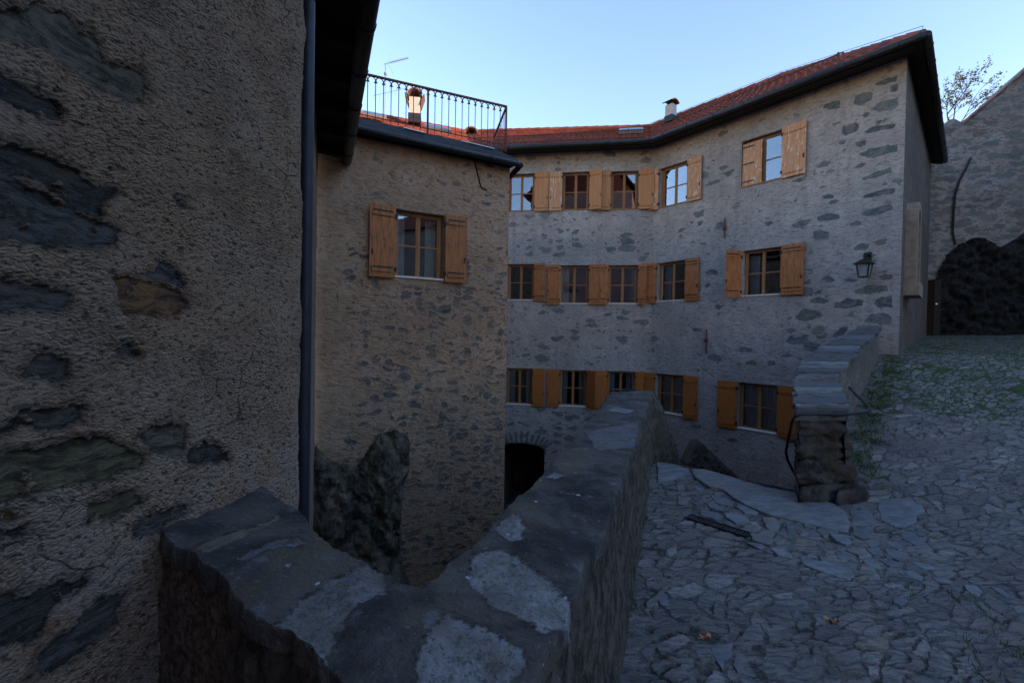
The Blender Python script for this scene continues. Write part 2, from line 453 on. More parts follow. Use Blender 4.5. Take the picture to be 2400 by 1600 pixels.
def tile_mat():
    N = NT('roof_tile'); uv = N.coord('UV')
    cell = N.map(uv, scale=(5.2, 1, 1))
    wn = N.n('ShaderNodeTexWhiteNoise'); wn.noise_dimensions = '2D'
    N.link(N.vmath('FLOOR', cell), wn.inputs['Vector'])
    c = N.rampc(wn.outputs['Value'], [(0, (.14, .032, .020)), (.5, (.20, .045, .025)), (.85, (.25, .068, .036)), (1, (.11, .036, .028))])
    c = N.mix(N.step(N.noise(uv, 1.1, 4), .5, .7, 0, .5), c, (.13, .05, .035))
    N.color(c); N.rough(.75); N.bump(N.noise(N.coord('Object'), 30, 4), .006)
    return N.m

BLUE = [(0, (.10, .125, .14)), (.35, (.135, .17, .18)), (.6, (.165, .195, .20)), (.8, (.145, .165, .14)), (.93, (.20, .165, .13)), (1, (.24, .235, .23))]
GREY = [(0, (.11, .11, .105)), (.4, (.15, .15, .14)), (.7, (.19, .18, .16)), (.9, (.22, .17, .12)), (1, (.26, .24, .21))]
M = dict(
    castle=rubble('castle_plaster', (.35, .32, .305), (.42, .39, .37), BLUE, 2.0, 4.4, .33, .045, streak=.3, pale=(.48, .46, .45)),
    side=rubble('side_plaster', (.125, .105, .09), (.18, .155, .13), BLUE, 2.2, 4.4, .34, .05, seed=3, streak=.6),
    mid=rubble('ochre_roughcast', (.48, .315, .195), (.51, .36, .25), GREY, 4.6, 10.0, .30, .07, seed=5, grain=60),
    keep=rubble('keep_rubble', (.24, .22, .205), (.30, .28, .265), BLUE, 2.0, 5.2, .85, .045, seed=9),
    low=rubble('low_rubble', (.15, .135, .12), (.22, .2, .18), BLUE, 4.5, 9, .75, .04, seed=11),
    house=rubble('pink_plaster', (.34, .2, .19), (.38, .24, .22), BLUE, 2.2, 4.4, -.6, .01, seed=13),
    near=nearwall_mat(), coping=coping_mat(), pside=parapet_side_mat(), ground=ground_mat(), flag=flag_mat(),
    rock=rock_mat('mossy_rock', (.034, .028, .021), (.19, .16, .12), (.065, .055, .028)),
    archst=simple('arch_stone', (.14, .135, .13), .9, 0, .3, 9, .01),
    pillar=rock_mat('pillar_stone', (.018, .018, .02), (.085, .08, .078), (.05, .04, .03)),
    shaderock=rock_mat('hollow_shade_rock', (.007, .007, .008), (.024, .025, .026), (.014, .015, .013)),  # near-black colour paints in the shade of the hollow under the keep
    tile=tile_mat(), glass=glass(), glass_clear=glass('window_glass_clear', .07),
    frame=wood('window_wood', (.26, .115, .042), (.36, .17, .065)),
    shut=wood('shutter_wood', (.38, .165, .066), (.50, .245, .11)),
    shutworn=wood('shutter_wood_worn', (.42, .20, .095), (.54, .29, .155), wear=.75),
    shutold=wood('shutter_wood_old', (.35, .122, .038), (.45, .172, .056), weather=1),
    shutdark=wood('shutter_wood_deep', (.34, .105, .022), (.42, .145, .032)),
    iron=simple('black_iron', (.02, .021, .024), .5, .3), rust=simple('rusty_iron', (.11, .035, .026), .6, .2),
    gutter=simple('dark_gutter', (.026, .028, .03), .45, .4), pipe=simple('grey_downpipe', (.032, .038, .054), .5, .1, .2),
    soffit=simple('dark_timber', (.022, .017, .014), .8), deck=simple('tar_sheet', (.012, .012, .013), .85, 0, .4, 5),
    white=simple('whitewash', (.44, .41, .38), .9, 0, .1, 6), whitef=simple('white_sill', (.6, .6, .6), .5, 0, .1),
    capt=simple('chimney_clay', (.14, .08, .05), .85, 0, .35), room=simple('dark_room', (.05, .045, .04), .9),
    curtain=simple('grey_curtain', (.5, .5, .52), .9, 0, .1), zinc=simple('zinc_sheet', (.35, .38, .40), .35, .6, .15),
    alu=simple('antenna_metal', (.25, .25, .26), .4, .5), niche=simple('niche_stone', (.24, .20, .16), .9, 0, .2, 8, .01),
    lampglass=simple('frosted_glass', (.20, .22, .235), .25), floor=simple('yard_floor', (.09, .09, .095), .9, 0, .4, 3, .02),
    bead=simple('plaster_edge', (.42, .36, .30), .9, 0, .15, 20),
    leafdry=simple('dry_leaf', (.34, .17, .10), .8, 0, .3, 30), bark=simple('bark', (.10, .075, .055), .9), leaf=simple('tree_leaf', (.12, .13, .05), .7, 0, .4, 2),
    grass=simple('grass_blade', (.045, .085, .018), .7, 0, .5, 4), grate=simple('cast_grate', (.035, .042, .05), .4, .5),
)

# ---------------------------------------------------------------- wall panels with openings
def panel(W, s0, s1, z0, z1, holes, res, mat, name, parent, dens=None, clean=None, reveal=.28, jit=0.0, stones=None):
    mb = MB()
    def lines(a, b, cuts):
        c = sorted(set([a, b] + [x for x in cuts if a < x < b])); out = []
        for i in range(len(c) - 1):
            n = max(1, int(math.ceil((c[i + 1] - c[i]) / res)))
            out += [c[i] + (c[i + 1] - c[i]) * k / n for k in range(n)]
        return out + [c[-1]]
    ss = lines(s0, s1, [h[0] for h in holes] + [h[1] for h in holes])
    zs = lines(z0, z1, [h[2] for h in holes] + [h[3] for h in holes])
    D = []; Cn = []; ids = {}
    for j, z in enumerate(zs):
        for i, s in enumerate(ss):
            off = jit * (mn.noise(Vector((s * .5, z * .5, s0))) + .4 * mn.noise(Vector((s * 1.7, z * 1.7, 3))))
            ids[i, j] = mb.vert(W.pt(s, z, off), (s, z))
            D.append(dens(s, z) if dens else 0.0); Cn.append(clean(s, z) if clean else 0.0)
    for j in range(len(zs) - 1):
        for i in range(len(ss) - 1):
            cs, cz = (ss[i] + ss[i + 1]) / 2, (zs[j] + zs[j + 1]) / 2
            if any(h[0] < cs < h[1] and h[2] < cz < h[3] for h in holes): continue
            mb.face((ids[i, j], ids[i + 1, j], ids[i + 1, j + 1], ids[i, j + 1]))
    for h in holes:
        a, b, c, d = h[:4]
        for (p, q) in (((a, c), (b, c)), ((b, c), (b, d)), ((b, d), (a, d)), ((a, d), (a, c))):
            v = [mb.vert(W.pt(p[0], p[1], .0), p), mb.vert(W.pt(q[0], q[1], .0), q),
                 mb.vert(W.pt(q[0], q[1], -reveal), (q[0] + .3, q[1] + .3)), mb.vert(W.pt(p[0], p[1], -reveal), (p[0] + .3, p[1] + .3))]
            D += [0, 0, 0, 0]; Cn += [1.0] * 4
            mb.face(v)
    mb.at['dens'] = D; mb.at['clean'] = Cn
    if stones:
        bx = [(min(p[0] for p in pl) - .06, max(p[0] for p in pl) + .06, min(p[1] for p in pl) - .06, max(p[1] for p in pl) + .06) for pl, c in stones]
        sv = [stone_val(*mb.uv[i], stones, bx, .06) for i in range(len(mb.v))]
        mb.at['stone'] = [v[0] for v in sv]; mb.at['tint'] = [v[1] for v in sv]
    return mb.build(name, mat, parent, smooth=False)

def ubox(mb, W, s0, s1, z0, z1, o0, o1, hs=0, ang=0, m=0):
    """box on a wall, optionally swung round the vertical hinge at s=hs"""
    b = len(mb.v)
    ca, sa = math.cos(ang), math.sin(ang)
    for o in (o0, o1):
        for z in (z0, z1):
            for s in (s0, s1):
                ds = s - hs
                mb.vert(W.pt(hs + ds * ca - (0 if not ang else o * sa * (1 if ds < 0 else -1) * 0), z, o + abs(ds) * sa), (s + hs * 1.37, z))
    for q in ((0, 1, 3, 2), (4, 6, 7, 5), (0, 4, 5, 1), (2, 3, 7, 6), (0, 2, 6, 4), (1, 5, 7, 3)):
        mb.face([b + i for i in q], m)

def shutter(W, a, b, z0, z1, hinge, ang, mat, parent, off=.035, fade=False):
    mb = MB(); t = .032
    hs = hinge
    ubox(mb, W, a, b, z0, z1, off, off + t, hs, ang)
    for zz in (z0 + (z1 - z0) * .1, z0 + (z1 - z0) * .88):
        ubox(mb, W, a + .04, b - .04, zz - .03, zz + .03, off + t, off + t + .022, hs, ang)
    far = b if abs(a - hs) < abs(b - hs) else a
    sg = -1 if far == b else 1
    lz = z0 + (z1 - z0) * .34
    ubox(mb, W, far + sg * .03, far + sg * .055, lz - .045, lz + .045, off + t, off + t + .015, hs, ang, 1)
    for zz in (z0 + (z1 - z0) * .12, z0 + (z1 - z0) * .86):
        ubox(mb, W, hs - .02, hs + .02, zz - .035, zz + .035, off - .01, off + t + .012, 0, 0, 1)
    if fade:
        for zz in (z0 + (z1 - z0) * .1, z0 + (z1 - z0) * .88):
            ubox(mb, W, a + .05, b - .05, zz + .03, zz + .055, off + t, off + t + .026, hs, ang, 1)
    return mb.build('shutter', [mat, M['iron']], parent)

def window(W, parent, s0, s1, z0, z1, left=None, right=None, mat='shut', curtain=0, sill=True, white=True, fade=False, glassm='glass', cover=None):
    """left / right: (width, opening angle) of the shutters"""
    D = .13; fw = .05
    mb = MB()
    a, b, c, d = s0 + .012, s1 - .012, z0 + .012, z1 - .012
    def fr(a, b, c, d, o0, o1, w, m=0):
        ubox(mb, W, a, a + w, c, d, o0, o1, m=m); ubox(mb, W, b - w, b, c, d, o0, o1, m=m)
        ubox(mb, W, a + w, b - w, c, c + w, o0, o1 - .001, m=m); ubox(mb, W, a + w, b - w, d - w, d, o0, o1 - .001, m=m)
    fr(a, b, c, d, -D - .06, -D, fw)
    mid = (a + b) / 2; mz = c + (d - c) * .5
    ubox(mb, W, mid - .022, mid + .022, c + fw, d - fw, -D - .045, -D - .008)
    ubox(mb, W, a + fw, mid - .022, mz - .014, mz + .014, -D - .042, -D - .012)
    ubox(mb, W, mid + .022, b - fw, mz - .014, mz + .014, -D - .042, -D - .012)
    for q in (a + fw, mid + .022):
        e = mid - .022 if q < mid else b - fw
        ubox(mb, W, q, q + .018, c + fw, d - fw, -D - .04, -D - .014); ubox(mb, W, e - .018, e, c + fw, d - fw, -D - .04, -D - .014)
    win = mb.build('window', M['frame'], parent)
    for (p0, p1) in ((a + fw, mid - .022), (mid + .022, b - fw)):
        for (q0, q1) in ((c + fw, mz - .014), (mz + .014, d - fw)):
            g = MB(); ubox(g, W, p0 + .001, p1 - .001, q0 + .001, q1 - .001, -D - .032, -D - .026)
            g.build('pane', M[glassm], win)
    # the room behind
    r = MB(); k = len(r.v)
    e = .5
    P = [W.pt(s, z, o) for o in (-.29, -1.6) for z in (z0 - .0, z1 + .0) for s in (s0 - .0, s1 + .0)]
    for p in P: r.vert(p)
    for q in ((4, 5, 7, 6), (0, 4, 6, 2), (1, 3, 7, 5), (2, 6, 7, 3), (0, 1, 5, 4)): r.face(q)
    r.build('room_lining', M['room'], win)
    if curtain:
        sides = {1: ((a + .03, a + (b - a) * .28), (b - (b - a) * .28, b - .03)), 2: ((a + .03, b - .03),), 3: ((a + .03, a + (b - a) * .3),)}[curtain]
        for (x0, x1) in sides:
            cu = MB(); n = max(8, int((x1 - x0) / .02)); ph = random.random() * 6
            for i in range(n + 1):
                s = x0 + (x1 - x0) * i / n; o = -.34 + .025 * math.sin(s * 70 + ph) + .012 * math.sin(s * 31)
                cu.vert(W.pt(s, z0 + .04, o)); cu.vert(W.pt(s, z1 - .05, o))
            for i in range(n): cu.face((2 * i, 2 * i + 2, 2 * i + 3, 2 * i + 1))
            cu.build('curtain', M['curtain'], win, True)
    if sill:
        sb = MB(); ubox(sb, W, s0 + .005, s1 - .005, z0 + .002, z0 + .03, -D + .005, .02)
        sb.build('sill', M['whitef' if white else 'frame'], win)
    zz0, zz1 = z0 - .02, z1 + .01
    for side, spec in (('l', left), ('r', right)):
        if not spec: continue
        w, ang = spec[:2]; mm = spec[2] if len(spec) > 2 else mat; off = spec[3] if len(spec) > 3 else .03
        if side == 'l': shutter(W, s0 - w - .005, s0 - .005, zz0, zz1, s0 - .005, ang, M[mm], win, off, fade)
        else: shutter(W, s1 + .005, s1 + w + .005, zz0, zz1, s1 + .005, ang, M[mm], win, off, fade)
    if cover:                                  # a leaf closed over half the opening
        mb = MB(); x1 = s0 + (s1 - s0) * cover
        ubox(mb, W, s0 + .02, x1, z0 + .02, z1 - .08, -.06, -.03)
        for f_ in (.12, .5, .86):
            ubox(mb, W, s0 + .03, s0 + (x1 - s0) * .62, z0 + (z1 - z0) * f_ - .014, z0 + (z1 - z0) * f_ + .014, -.03, -.02, m=1)
        mb.build('shutter', [M['shutworn'], M['iron']], win)
    return win

def px_rect(W, x0, x1, yt, yb):
    xm = (x0 + x1) / 2
    a, zt = W.hit(xm, yt); _, zb = W.hit(xm, yb)
    return W.hit(x0, (yt + yb) / 2)[0], W.hit(x1, (yt + yb) / 2)[0], zb, zt

# ================================================================ THE CASTLE ACROSS THE YARD
PX = Vector((4.23, 13.83, 0)); PE = Vector((7.81, 9.19, 0))
WL = Wall((-8, 15.763), PX)              # left wing
WR = Wall(PX, PE)                        # right wing
WS = Wall(PE, (13.3, 14.63))             # gable side
YARD = -4.35; TOP = ZC + 5.80
castle = thing('castle', 'long grey rubble castle with red tiled roof and three rows of wooden shuttered windows', 'castle', (3, 14, YARD))
rowsL = [  # x0,x1,ytop,ybot, left(px edges), right(px edges)
 [(1191.6, 1252.8, 407.3, 495.4), (1318, 1381, 403, 492.5), (1432, 1496, 401, 491)],
 [(1189.6, 1251, 618.7, 704), (1312, 1379.6, 621.5, 712.5), (1426, 1494.5, 621.5, 712.5)],
 [(1186, 1247.6, 862.7, 948.8), (1311, 1374.5, 867, 953), (1423, 1488, 870, 957)]]
rowsR = [
 [(1546, 1612, 386, 481), (1737.7, 1833.4, 318, 429.7)],
 [(1540, 1607, 613, 706), (1740, 1831, 583, 693)],
 [(1536, 1603, 877, 970), (1728.6, 1822.8, 899, 1011)]]
RL = [[px_rect(WL, *r) for r in row] for row in rowsL]
RR = [[px_rect(WR, *r) for r in row] for row in rowsR]
arch = px_rect(WL, 1168, 1275, 1037, 1215)
arch = (arch[0], arch[1], YARD, arch[3])
allL = [r for row in RL for r in row]; allR = [r for row in RR for r in row]
def clean_for(holes):
    def f(s, z):
        for a, b, c, d in holes:
            if a - .14 < s < b + .14 and c - .1 < z < d + .3: return .85
        return 0.0
    return f
def zpoly(pts, dy, sc=1.96): return [(x / sc, y / sc + dy) for x, y in pts]
def stone_val(s, z, items, bxs, soft=.045):
    best, tint = 0.0, (.1, .1, .1)
    for (pl, c), b in zip(items, bxs):
        if not (b[0] < s < b[1] and b[2] < z < b[3]): continue
        d = pdist((s, z), pl)
        v = .5 + .5 * min(1, d / soft) if inside((s, z), pl) else .5 - .5 * min(1, d / soft)
        if v > best: best, tint = v, c
    return best, tint
K7 = [[(795,560),(860,535),(910,530),(905,580),(840,590),(800,580)],[(1005,500),(1060,480),(1130,475),(1120,530),(1040,565),(1000,555)],[(1115,590),(1180,540),(1290,510),(1305,560),(1250,595),(1170,610)],
 [(1045,635),(1085,605),(1115,615),(1080,645)],[(1240,430),(1300,415),(1300,470),(1245,475)],[(1130,430),(1200,385),(1290,365),(1290,400),(1180,430)],[(920,710),(1010,675),(1040,695),(1030,730),(950,760),(925,750)],
 [(1070,740),(1130,705),(1290,680),(1270,715),(1150,740),(1085,752)],[(1010,810),(1080,790),(1080,830),(1050,845),(1015,830)],[(1035,885),(1110,850),(1290,820),(1290,870),(1130,915),(1050,900)],
 [(745,970),(800,930),(840,940),(830,970),(760,980)],[(1050,1050),(1140,1010),(1250,975),(1260,1010),(1150,1045),(1070,1065)],[(985,985),(1050,945),(1085,950),(1070,975)],[(1055,1170),(1130,1140),(1280,1110),(1270,1150),(1150,1170),(1065,1185)],
 [(755,1310),(820,1280),(900,1290),(915,1320),(830,1335),(760,1330)],[(1055,1280),(1130,1245),(1250,1220),(1270,1255),(1150,1300),(1060,1300)],[(725,1410),(790,1395),(840,1410),(830,1455),(740,1465)],[(790,1170),(830,1155),(870,1165),(860,1185),(800,1190)],
 [(890,800),(950,795),(940,820),(900,825)],[(90,765),(160,725),(160,745),(100,775)],[(95,985),(150,960),(165,980),(120,1000)],[(125,1015),(200,985),(205,1000),(150,1035)],[(970,1360),(1010,1330),(1055,1345),(1040,1365),(980,1375)],[(1000,1510),(1050,1480),(1105,1490),(1080,1530),(1010,1530)],
 [(1140,670),(1190,660),(1180,685),(1150,690)],[(850,690),(900,665),(920,680),(870,700)],[(580,1075),(640,1045),(690,1050),(650,1075)],[(580,1360),(650,1330),(720,1325),(690,1360),(620,1385)],[(400,1345),(450,1330),(465,1350),(420,1370)],[(820,1210),(880,1185),(905,1200),(850,1225)]]
K8 = [[(1175,95),(1230,55),(1280,65),(1285,95),(1210,110)],[(1165,390),(1280,345),(1410,350),(1415,390),(1300,410),(1190,405)],[(1040,480),(1130,435),(1240,450),(1240,490),(1120,510),(1050,505)],
 [(775,570),(830,510),(950,525),(960,570),(860,595),(790,590)],[(1245,600),(1300,545),(1390,535),(1440,570),(1440,615),(1350,620)],[(950,310),(1000,275),(1060,320),(1000,330)],[(890,400),(960,375),(955,415),(910,415)],
 [(870,450),(940,425),(1010,455),(980,475),(890,470)],[(1310,470),(1360,430),(1440,420),(1445,500),(1350,505)],[(1340,290),(1400,275),(1450,280),(1445,310),(1360,310)],[(150,260),(200,235),(250,250),(245,275),(170,280)],[(830,330),(880,305),(885,340),(845,350)],
 [(830,750),(880,735),(945,760),(930,800),(840,800)],[(1030,700),(1080,640),(1140,630),(1120,680),(1060,715)],[(700,660),(750,640),(785,655),(740,685)],[(380,785),(430,770),(485,790),(470,810),(400,810)],[(665,835),(720,815),(765,830),(720,850)],[(430,880),(480,860),(515,880),(500,905),(440,900)],[(580,870),(630,865),(645,900),(590,900)],
 [(145,350),(180,330),(200,345),(165,365)],[(205,490),(250,480),(290,490),(250,515)],[(1090,310),(1150,300),(1230,315),(1160,330)],[(720,700),(765,695),(750,725)],[(805,690),(850,685),(890,700),(830,708)],[(920,700),(990,690),(1000,710),(930,718)]]
K5 = [[(1655,865),(1740,840),(1740,890),(1670,915)],[(1620,945),(1650,935),(1655,960)],[(1690,945),(1740,930),(1715,970),(1695,970)],[(1520,1020),(1550,990),(1595,990),(1560,1030)],[(1850,225),(1900,195),(1916,200),(1916,225),(1870,250)],[(1750,650),(1800,610),(1885,595),(1870,620),(1800,640)],[(1795,440),(1845,430),(1830,450)],
 [(1860,500),(1916,475),(1916,510),(1880,525)],[(1625,1110),(1665,1090),(1665,1115)],[(1705,1110),(1770,1105),(1755,1130),(1715,1130)],[(1795,1160),(1840,1145),(1835,1165)],[(1745,1350),(1800,1330),(1865,1340),(1850,1365),(1770,1370)]]
random.seed(2)
tones = [(.115, .145, .155), (.135, .165, .172), (.155, .18, .182), (.13, .15, .135), (.10, .12, .135)]
kst = []
for L_, ox, oy, sc_ in ((K7, 1650, 50, 2.851), (K8, 1600, 550, 2.94), (K5, 1150, 250, 3.4836)):
    for pl in L_: kst.append(([WR.hit(ox + x / sc_, oy + y / sc_) for x, y in pl], (.20, .165, .13) if random.random() < .08 else random.choice(tones)))
def dR(s, z):
    return -.30
panel(WL, 0, WL.L, YARD, TOP, allL + [arch], .2, M['castle'], 'wall', castle, lambda s, z: -.12, clean_for(allL))
panel(WR, 0, WR.L, YARD, TOP, allR, .028, M['castle'], 'wall', castle, dR, clean_for(allR), stones=kst)
nr = px_rect(WS, 2116, 2146, 490, 690)
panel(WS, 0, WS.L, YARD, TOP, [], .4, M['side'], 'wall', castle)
# passage behind the arch
mb = MB(); a, b, c, d = arch
n = 12; pts = []
for o in (-.02, -3.5):
    row = [W_ for W_ in ((a, c), (a, d - .24))] + [((a + b) / 2 - math.cos(math.pi * k / n) * (b - a) / 2, d - .24 + math.sin(math.pi * k / n) * .22) for k in range(1, n)] + [(b, d - .24), (b, c)]
    pts.append([mb.vert(WL.pt(s, z, o), (s, z + o)) for s, z in row])
for k in range(len(pts[0]) - 1): mb.face((pts[0][k], pts[0][k + 1], pts[1][k + 1], pts[1][k]))
mb.face(pts[1])
tl = [mb.vert(WL.pt(s, z, -.02), (s, z)) for s, z in ((a, d), (b, d))]
mb.face([tl[0]] + pts[0][1:-1] + [tl[1]])
mb.build('passage', M['low'], castle)
mb = MB()                                  # arch stones
for k in range(13):
    t = math.pi * (.12 + .76 * k / 12); cx = (a + b) / 2; rx = (b - a) / 2 * 1.12; rz = .27
    p = WL.pt(cx - math.cos(t) * rx, d - .24 + math.sin(t) * rz + .06, .004)
    up = (WL.d * -math.cos(t) * .8 + Vector((0, 0, 1)) * (math.sin(t) + .2)).normalized()
    sd = up.cross(WL.n).normalized()
    mb.box(p + up * .1, sd, up, WL.n, .035 + random.random() * .012, .12 + random.random() * .05, .015)
mb.build('arch_stones', M['archst'], castle)

# windows, left wing
spec = {
 (0, 0): dict(left=(.4, .9), right=(.44, .03)),
 (0, 1): dict(left=(.40, .05, 'shutworn'), right=(.40, .45), glassm='glass_clear', curtain=0),
 (0, 2): dict(left=(.42, .03, 'shut', .055), right=(.44, .22)),
 (1, 0): dict(left=(.4, .9), right=(.375, .04), mat='shutold', fade=True, glassm='glass_clear'),
 (1, 1): dict(left=(.375, .05), right=(.40, .04), mat='shutold', fade=True, glassm='glass_clear', curtain=3),
 (1, 2): dict(left=(.28, .04, 'shutold', .06), right=(.26, .5), mat='shutold', fade=True, glassm='glass_clear'),
 (2, 0): dict(left=(.4, .8), right=(.385, .04), mat='shutdark', curtain=1, glassm='glass_clear'),
 (2, 1): dict(left=(.385, .04), right=(.42, .95), mat='shutdark', curtain=1, glassm='glass_clear'),
 (2, 2): dict(left=(.43, .04), right=(.26, .3), mat='shutdark', curtain=1, glassm='glass_clear')}
for (r, i), k in spec.items():
    if r == 0: k['white'] = False
    window(WL, castle, *RL[r][i], **k)
specR = {
 (0, 0): dict(left=(.3, .4, 'shutworn'), right=(.44, .03, 'shutworn')),
 (0, 1): dict(right=(.52, .02, 'shutworn'), cover=.5),
 (1, 0): dict(left=(.45, .35, 'shutold'), right=(.43, .04, 'shutold'), fade=True, glassm='glass_clear', curtain=3),
 (1, 1): dict(left=(.45, 1.12, 'shutold'), right=(.5, .03, 'shutold'), fade=True, glassm='glass_clear', curtain=3),
 (2, 0): dict(left=(.42, .3), right=(.43, .05), mat='shutdark', curtain=2, glassm='glass_clear'),
 (2, 1): dict(left=(.5, .05), right=(.5, .05), mat='shutdark', curtain=2, glassm='glass_clear')}
for (r, i), k in specR.items():
    if r == 0: k['white'] = False
    window(WR, castle, *RR[r][i], **k)

# roof ------------------------------------------------------------
def tiled(mb, E0, E1, R0, R1, courses=None, wl=.21, lift=.035, amp=.022):
    """roof plane between eave E0-E1 and ridge R0-R1, every course lapping over the one below"""
    E0, E1, R0, R1 = map(Vector, (E0, E1, R0, R1))
    run = ((R0 - E0).length + (R1 - E1).length) / 2
    nc = courses or max(4, int(run / .33)); nl = int(max((E1 - E0).length, (R1 - R0).length) / wl * 4)
    nrm = (E1 - E0).cross(((R0 + R1) - (E0 + E1))); nrm.normalize()
    if nrm.z < 0: nrm = -nrm
    Lm = (E1 - E0).length
    for c in range(nc):
        t0, t1 = c / nc, min(1, (c + 1.12) / nc); rows = []
        for t, l in ((t0, -.02), (t0, lift), (t1, 0.004)):
            A = E0.lerp(R0, t); B = E1.lerp(R1, t); row = []
            for i in range(nl + 1):
                w = i / nl
                p = A.lerp(B, w) + nrm * (l + amp * abs(math.sin(math.pi * (w * nl / 4))) + (random.random() - .5) * .006)
                row.append(mb.vert(p, (w * Lm, c + .5)))
            rows.append(row)
        for r in range(2):
            for i in range(nl): mb.face((rows[r][i], rows[r][i + 1], rows[r + 1][i + 1], rows[r + 1][i]))
    for i in range(nl // 2): pass
def ridge_tiles(mb, A, B, r=.11, step=.36):
    A, B = Vector(A), Vector(B); n = max(1, int((B - A).length / step))
    for k in range(n):
        p = A.lerp(B, k / n); q = A.lerp(B, (k + 1.08) / n)
        mb.tube([p, q], [r * .92, r * 1.1], 9)
        for i in range(len(mb.v) - 18, len(mb.v)): mb.uv[i] = (k * .2 + .1, k + .5)
OV = .52; ZE = ZC + 5.72
ul = WL.n; ur = WR.n; us = WS.n
def corner(W1, W2, o):
    # meeting point of two walls pushed out by o
    A = W1.A + W1.n * o; B = W2.A + W2.n * o
    t = ((B - A).x * W2.d.y - (B - A).y * W2.d.x) / (W1.d.x * W2.d.y - W1.d.y * W2.d.x)
    return A + W1.d * t
eC = corner(WL, WR, OV)
def corner2(W1, o1, W2, o2):
    A = W1.A + W1.n * o1; B = W2.A + W2.n * o2
    t = ((B - A).x * W2.d.y - (B - A).y * W2.d.x) / (W1.d.x * W2.d.y - W1.d.y * W2.d.x)
    return A + W1.d * t
OVS = .26
eE = corner2(WR, OV, WS, OVS); eL = WL.A + WL.n * OV; eS = WS.B + WS.n * OVS
def V3(p, z): return Vector((p.x, p.y, z))
ZR = ZC + 8.18
RDG = [Vector((-9.5, 15.65, ZR)), Vector((-2.0, 18.6, ZR)), Vector((5.2, 17.85, ZR))]
kR = 3.75
rC = corner(WL, WR, -kR + OV); rE = corner(WR, WS, -kR + OV)

def px_u(p):
    q = CM.transposed() @ (p - CAM); return 1200 + F * q.x / -q.z
def sil_y(u):
    P = [(1400, 302), (1524, 299), (1600, 272), (1745, 215), (1830, 181), (1990, 118), (2180, 66)]
    for (a, b), (c, d) in zip(P, P[1:]):
        if u <= c: return b + (d - b) * (u - a) / (c - a)
rC = at_y(1522, 300, rC.y)
uE = px_u(Vector((rE.x, rE.y, 9.8))); uC = px_u(Vector((rC.x, rC.y, 9.5)))
ZR2 = at_y(uE, sil_y(uE), rE.y).z; ZRC = at_y(uC, sil_y(uC), rC.y).z
print('ridge', uE, uC, ZR2, ZRC, ZE)
roof = MB()
inner = Vector((-2.0 + .5, 18.6 - 4.9, 0))
eV = WL.A + WL.n * OV + WL.d * (WL.A - PX).length * .55
tiled(roof, V3(eV, ZE), V3(eC, ZE), RDG[1], Vector((rC.x, rC.y, ZRC)), 13)
tiled(roof, Vector((-7.5, 11.6, ZE)), V3(eV, ZE), RDG[0], RDG[1], 13)
tiled(roof, V3(eC, ZE), V3(eE, ZE), Vector((rC.x, rC.y, ZRC)), Vector((rE.x, rE.y, ZR2)), 11)
tiled(roof, V3(eE, ZE), V3(eS, ZE), Vector((rE.x, rE.y, ZR2)), Vector((rE.x + 5, rE.y + 4.6, ZR2)), 11)
# back slope keeps the sun out from behind
bk = [RDG[0], RDG[1], Vector((rC.x, rC.y, ZRC)), Vector((rE.x, rE.y, ZR2))]
for p, q in zip(bk, bk[1:]):
    a_ = [roof.vert(p, (0, 0)), roof.vert(q, (1, 0)), roof.vert(q + Vector((1.5, 5, -3)), (1, 1)), roof.vert(p + Vector((1.5, 5, -3)), (0, 1))]
    roof.face(a_)
for p, q in zip(bk, bk[1:]): ridge_tiles(roof, p, q)
ridge_tiles(roof, V3(eE, ZE + .04), Vector((rE.x, rE.y, ZR2 + .02)), .10)
roofo = roof.build('roof', M['tile'], castle)
# soffit and gutters
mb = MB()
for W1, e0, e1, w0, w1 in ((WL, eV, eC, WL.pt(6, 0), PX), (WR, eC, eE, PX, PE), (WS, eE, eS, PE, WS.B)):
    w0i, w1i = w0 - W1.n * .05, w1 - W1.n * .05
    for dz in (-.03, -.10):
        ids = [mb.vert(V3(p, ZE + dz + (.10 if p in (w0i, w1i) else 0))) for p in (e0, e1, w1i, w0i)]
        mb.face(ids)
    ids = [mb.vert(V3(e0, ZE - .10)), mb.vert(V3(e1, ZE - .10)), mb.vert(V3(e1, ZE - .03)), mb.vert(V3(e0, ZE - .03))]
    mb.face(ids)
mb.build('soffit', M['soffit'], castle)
def gutter(path, r, name, parent, mat='gutter'):
    mb = MB(); mb.tube(path, r, 12)
    a_, b_ = Vector(path[0]), Vector(path[-1]); L_ = (b_ - a_).length; d_ = (b_ - a_).normalized(); k_ = .4
    while k_ < L_ - .1:
        mb.tube([a_ + d_ * k_, a_ + d_ * (k_ + .03)], r * 1.10, 12); k_ += .75
    return mb.build(name, M[mat], parent, True)
gl = [V3(p, ZE - .02) for p in (eV + ul * .06, corner(WL, WR, OV + .06), corner2(WR, OV + .06, WS, OVS + .06), eS + us * .06)]
for p, q in zip(gl, gl[1:]): gutter([p, q], .075, 'gutter', castle)
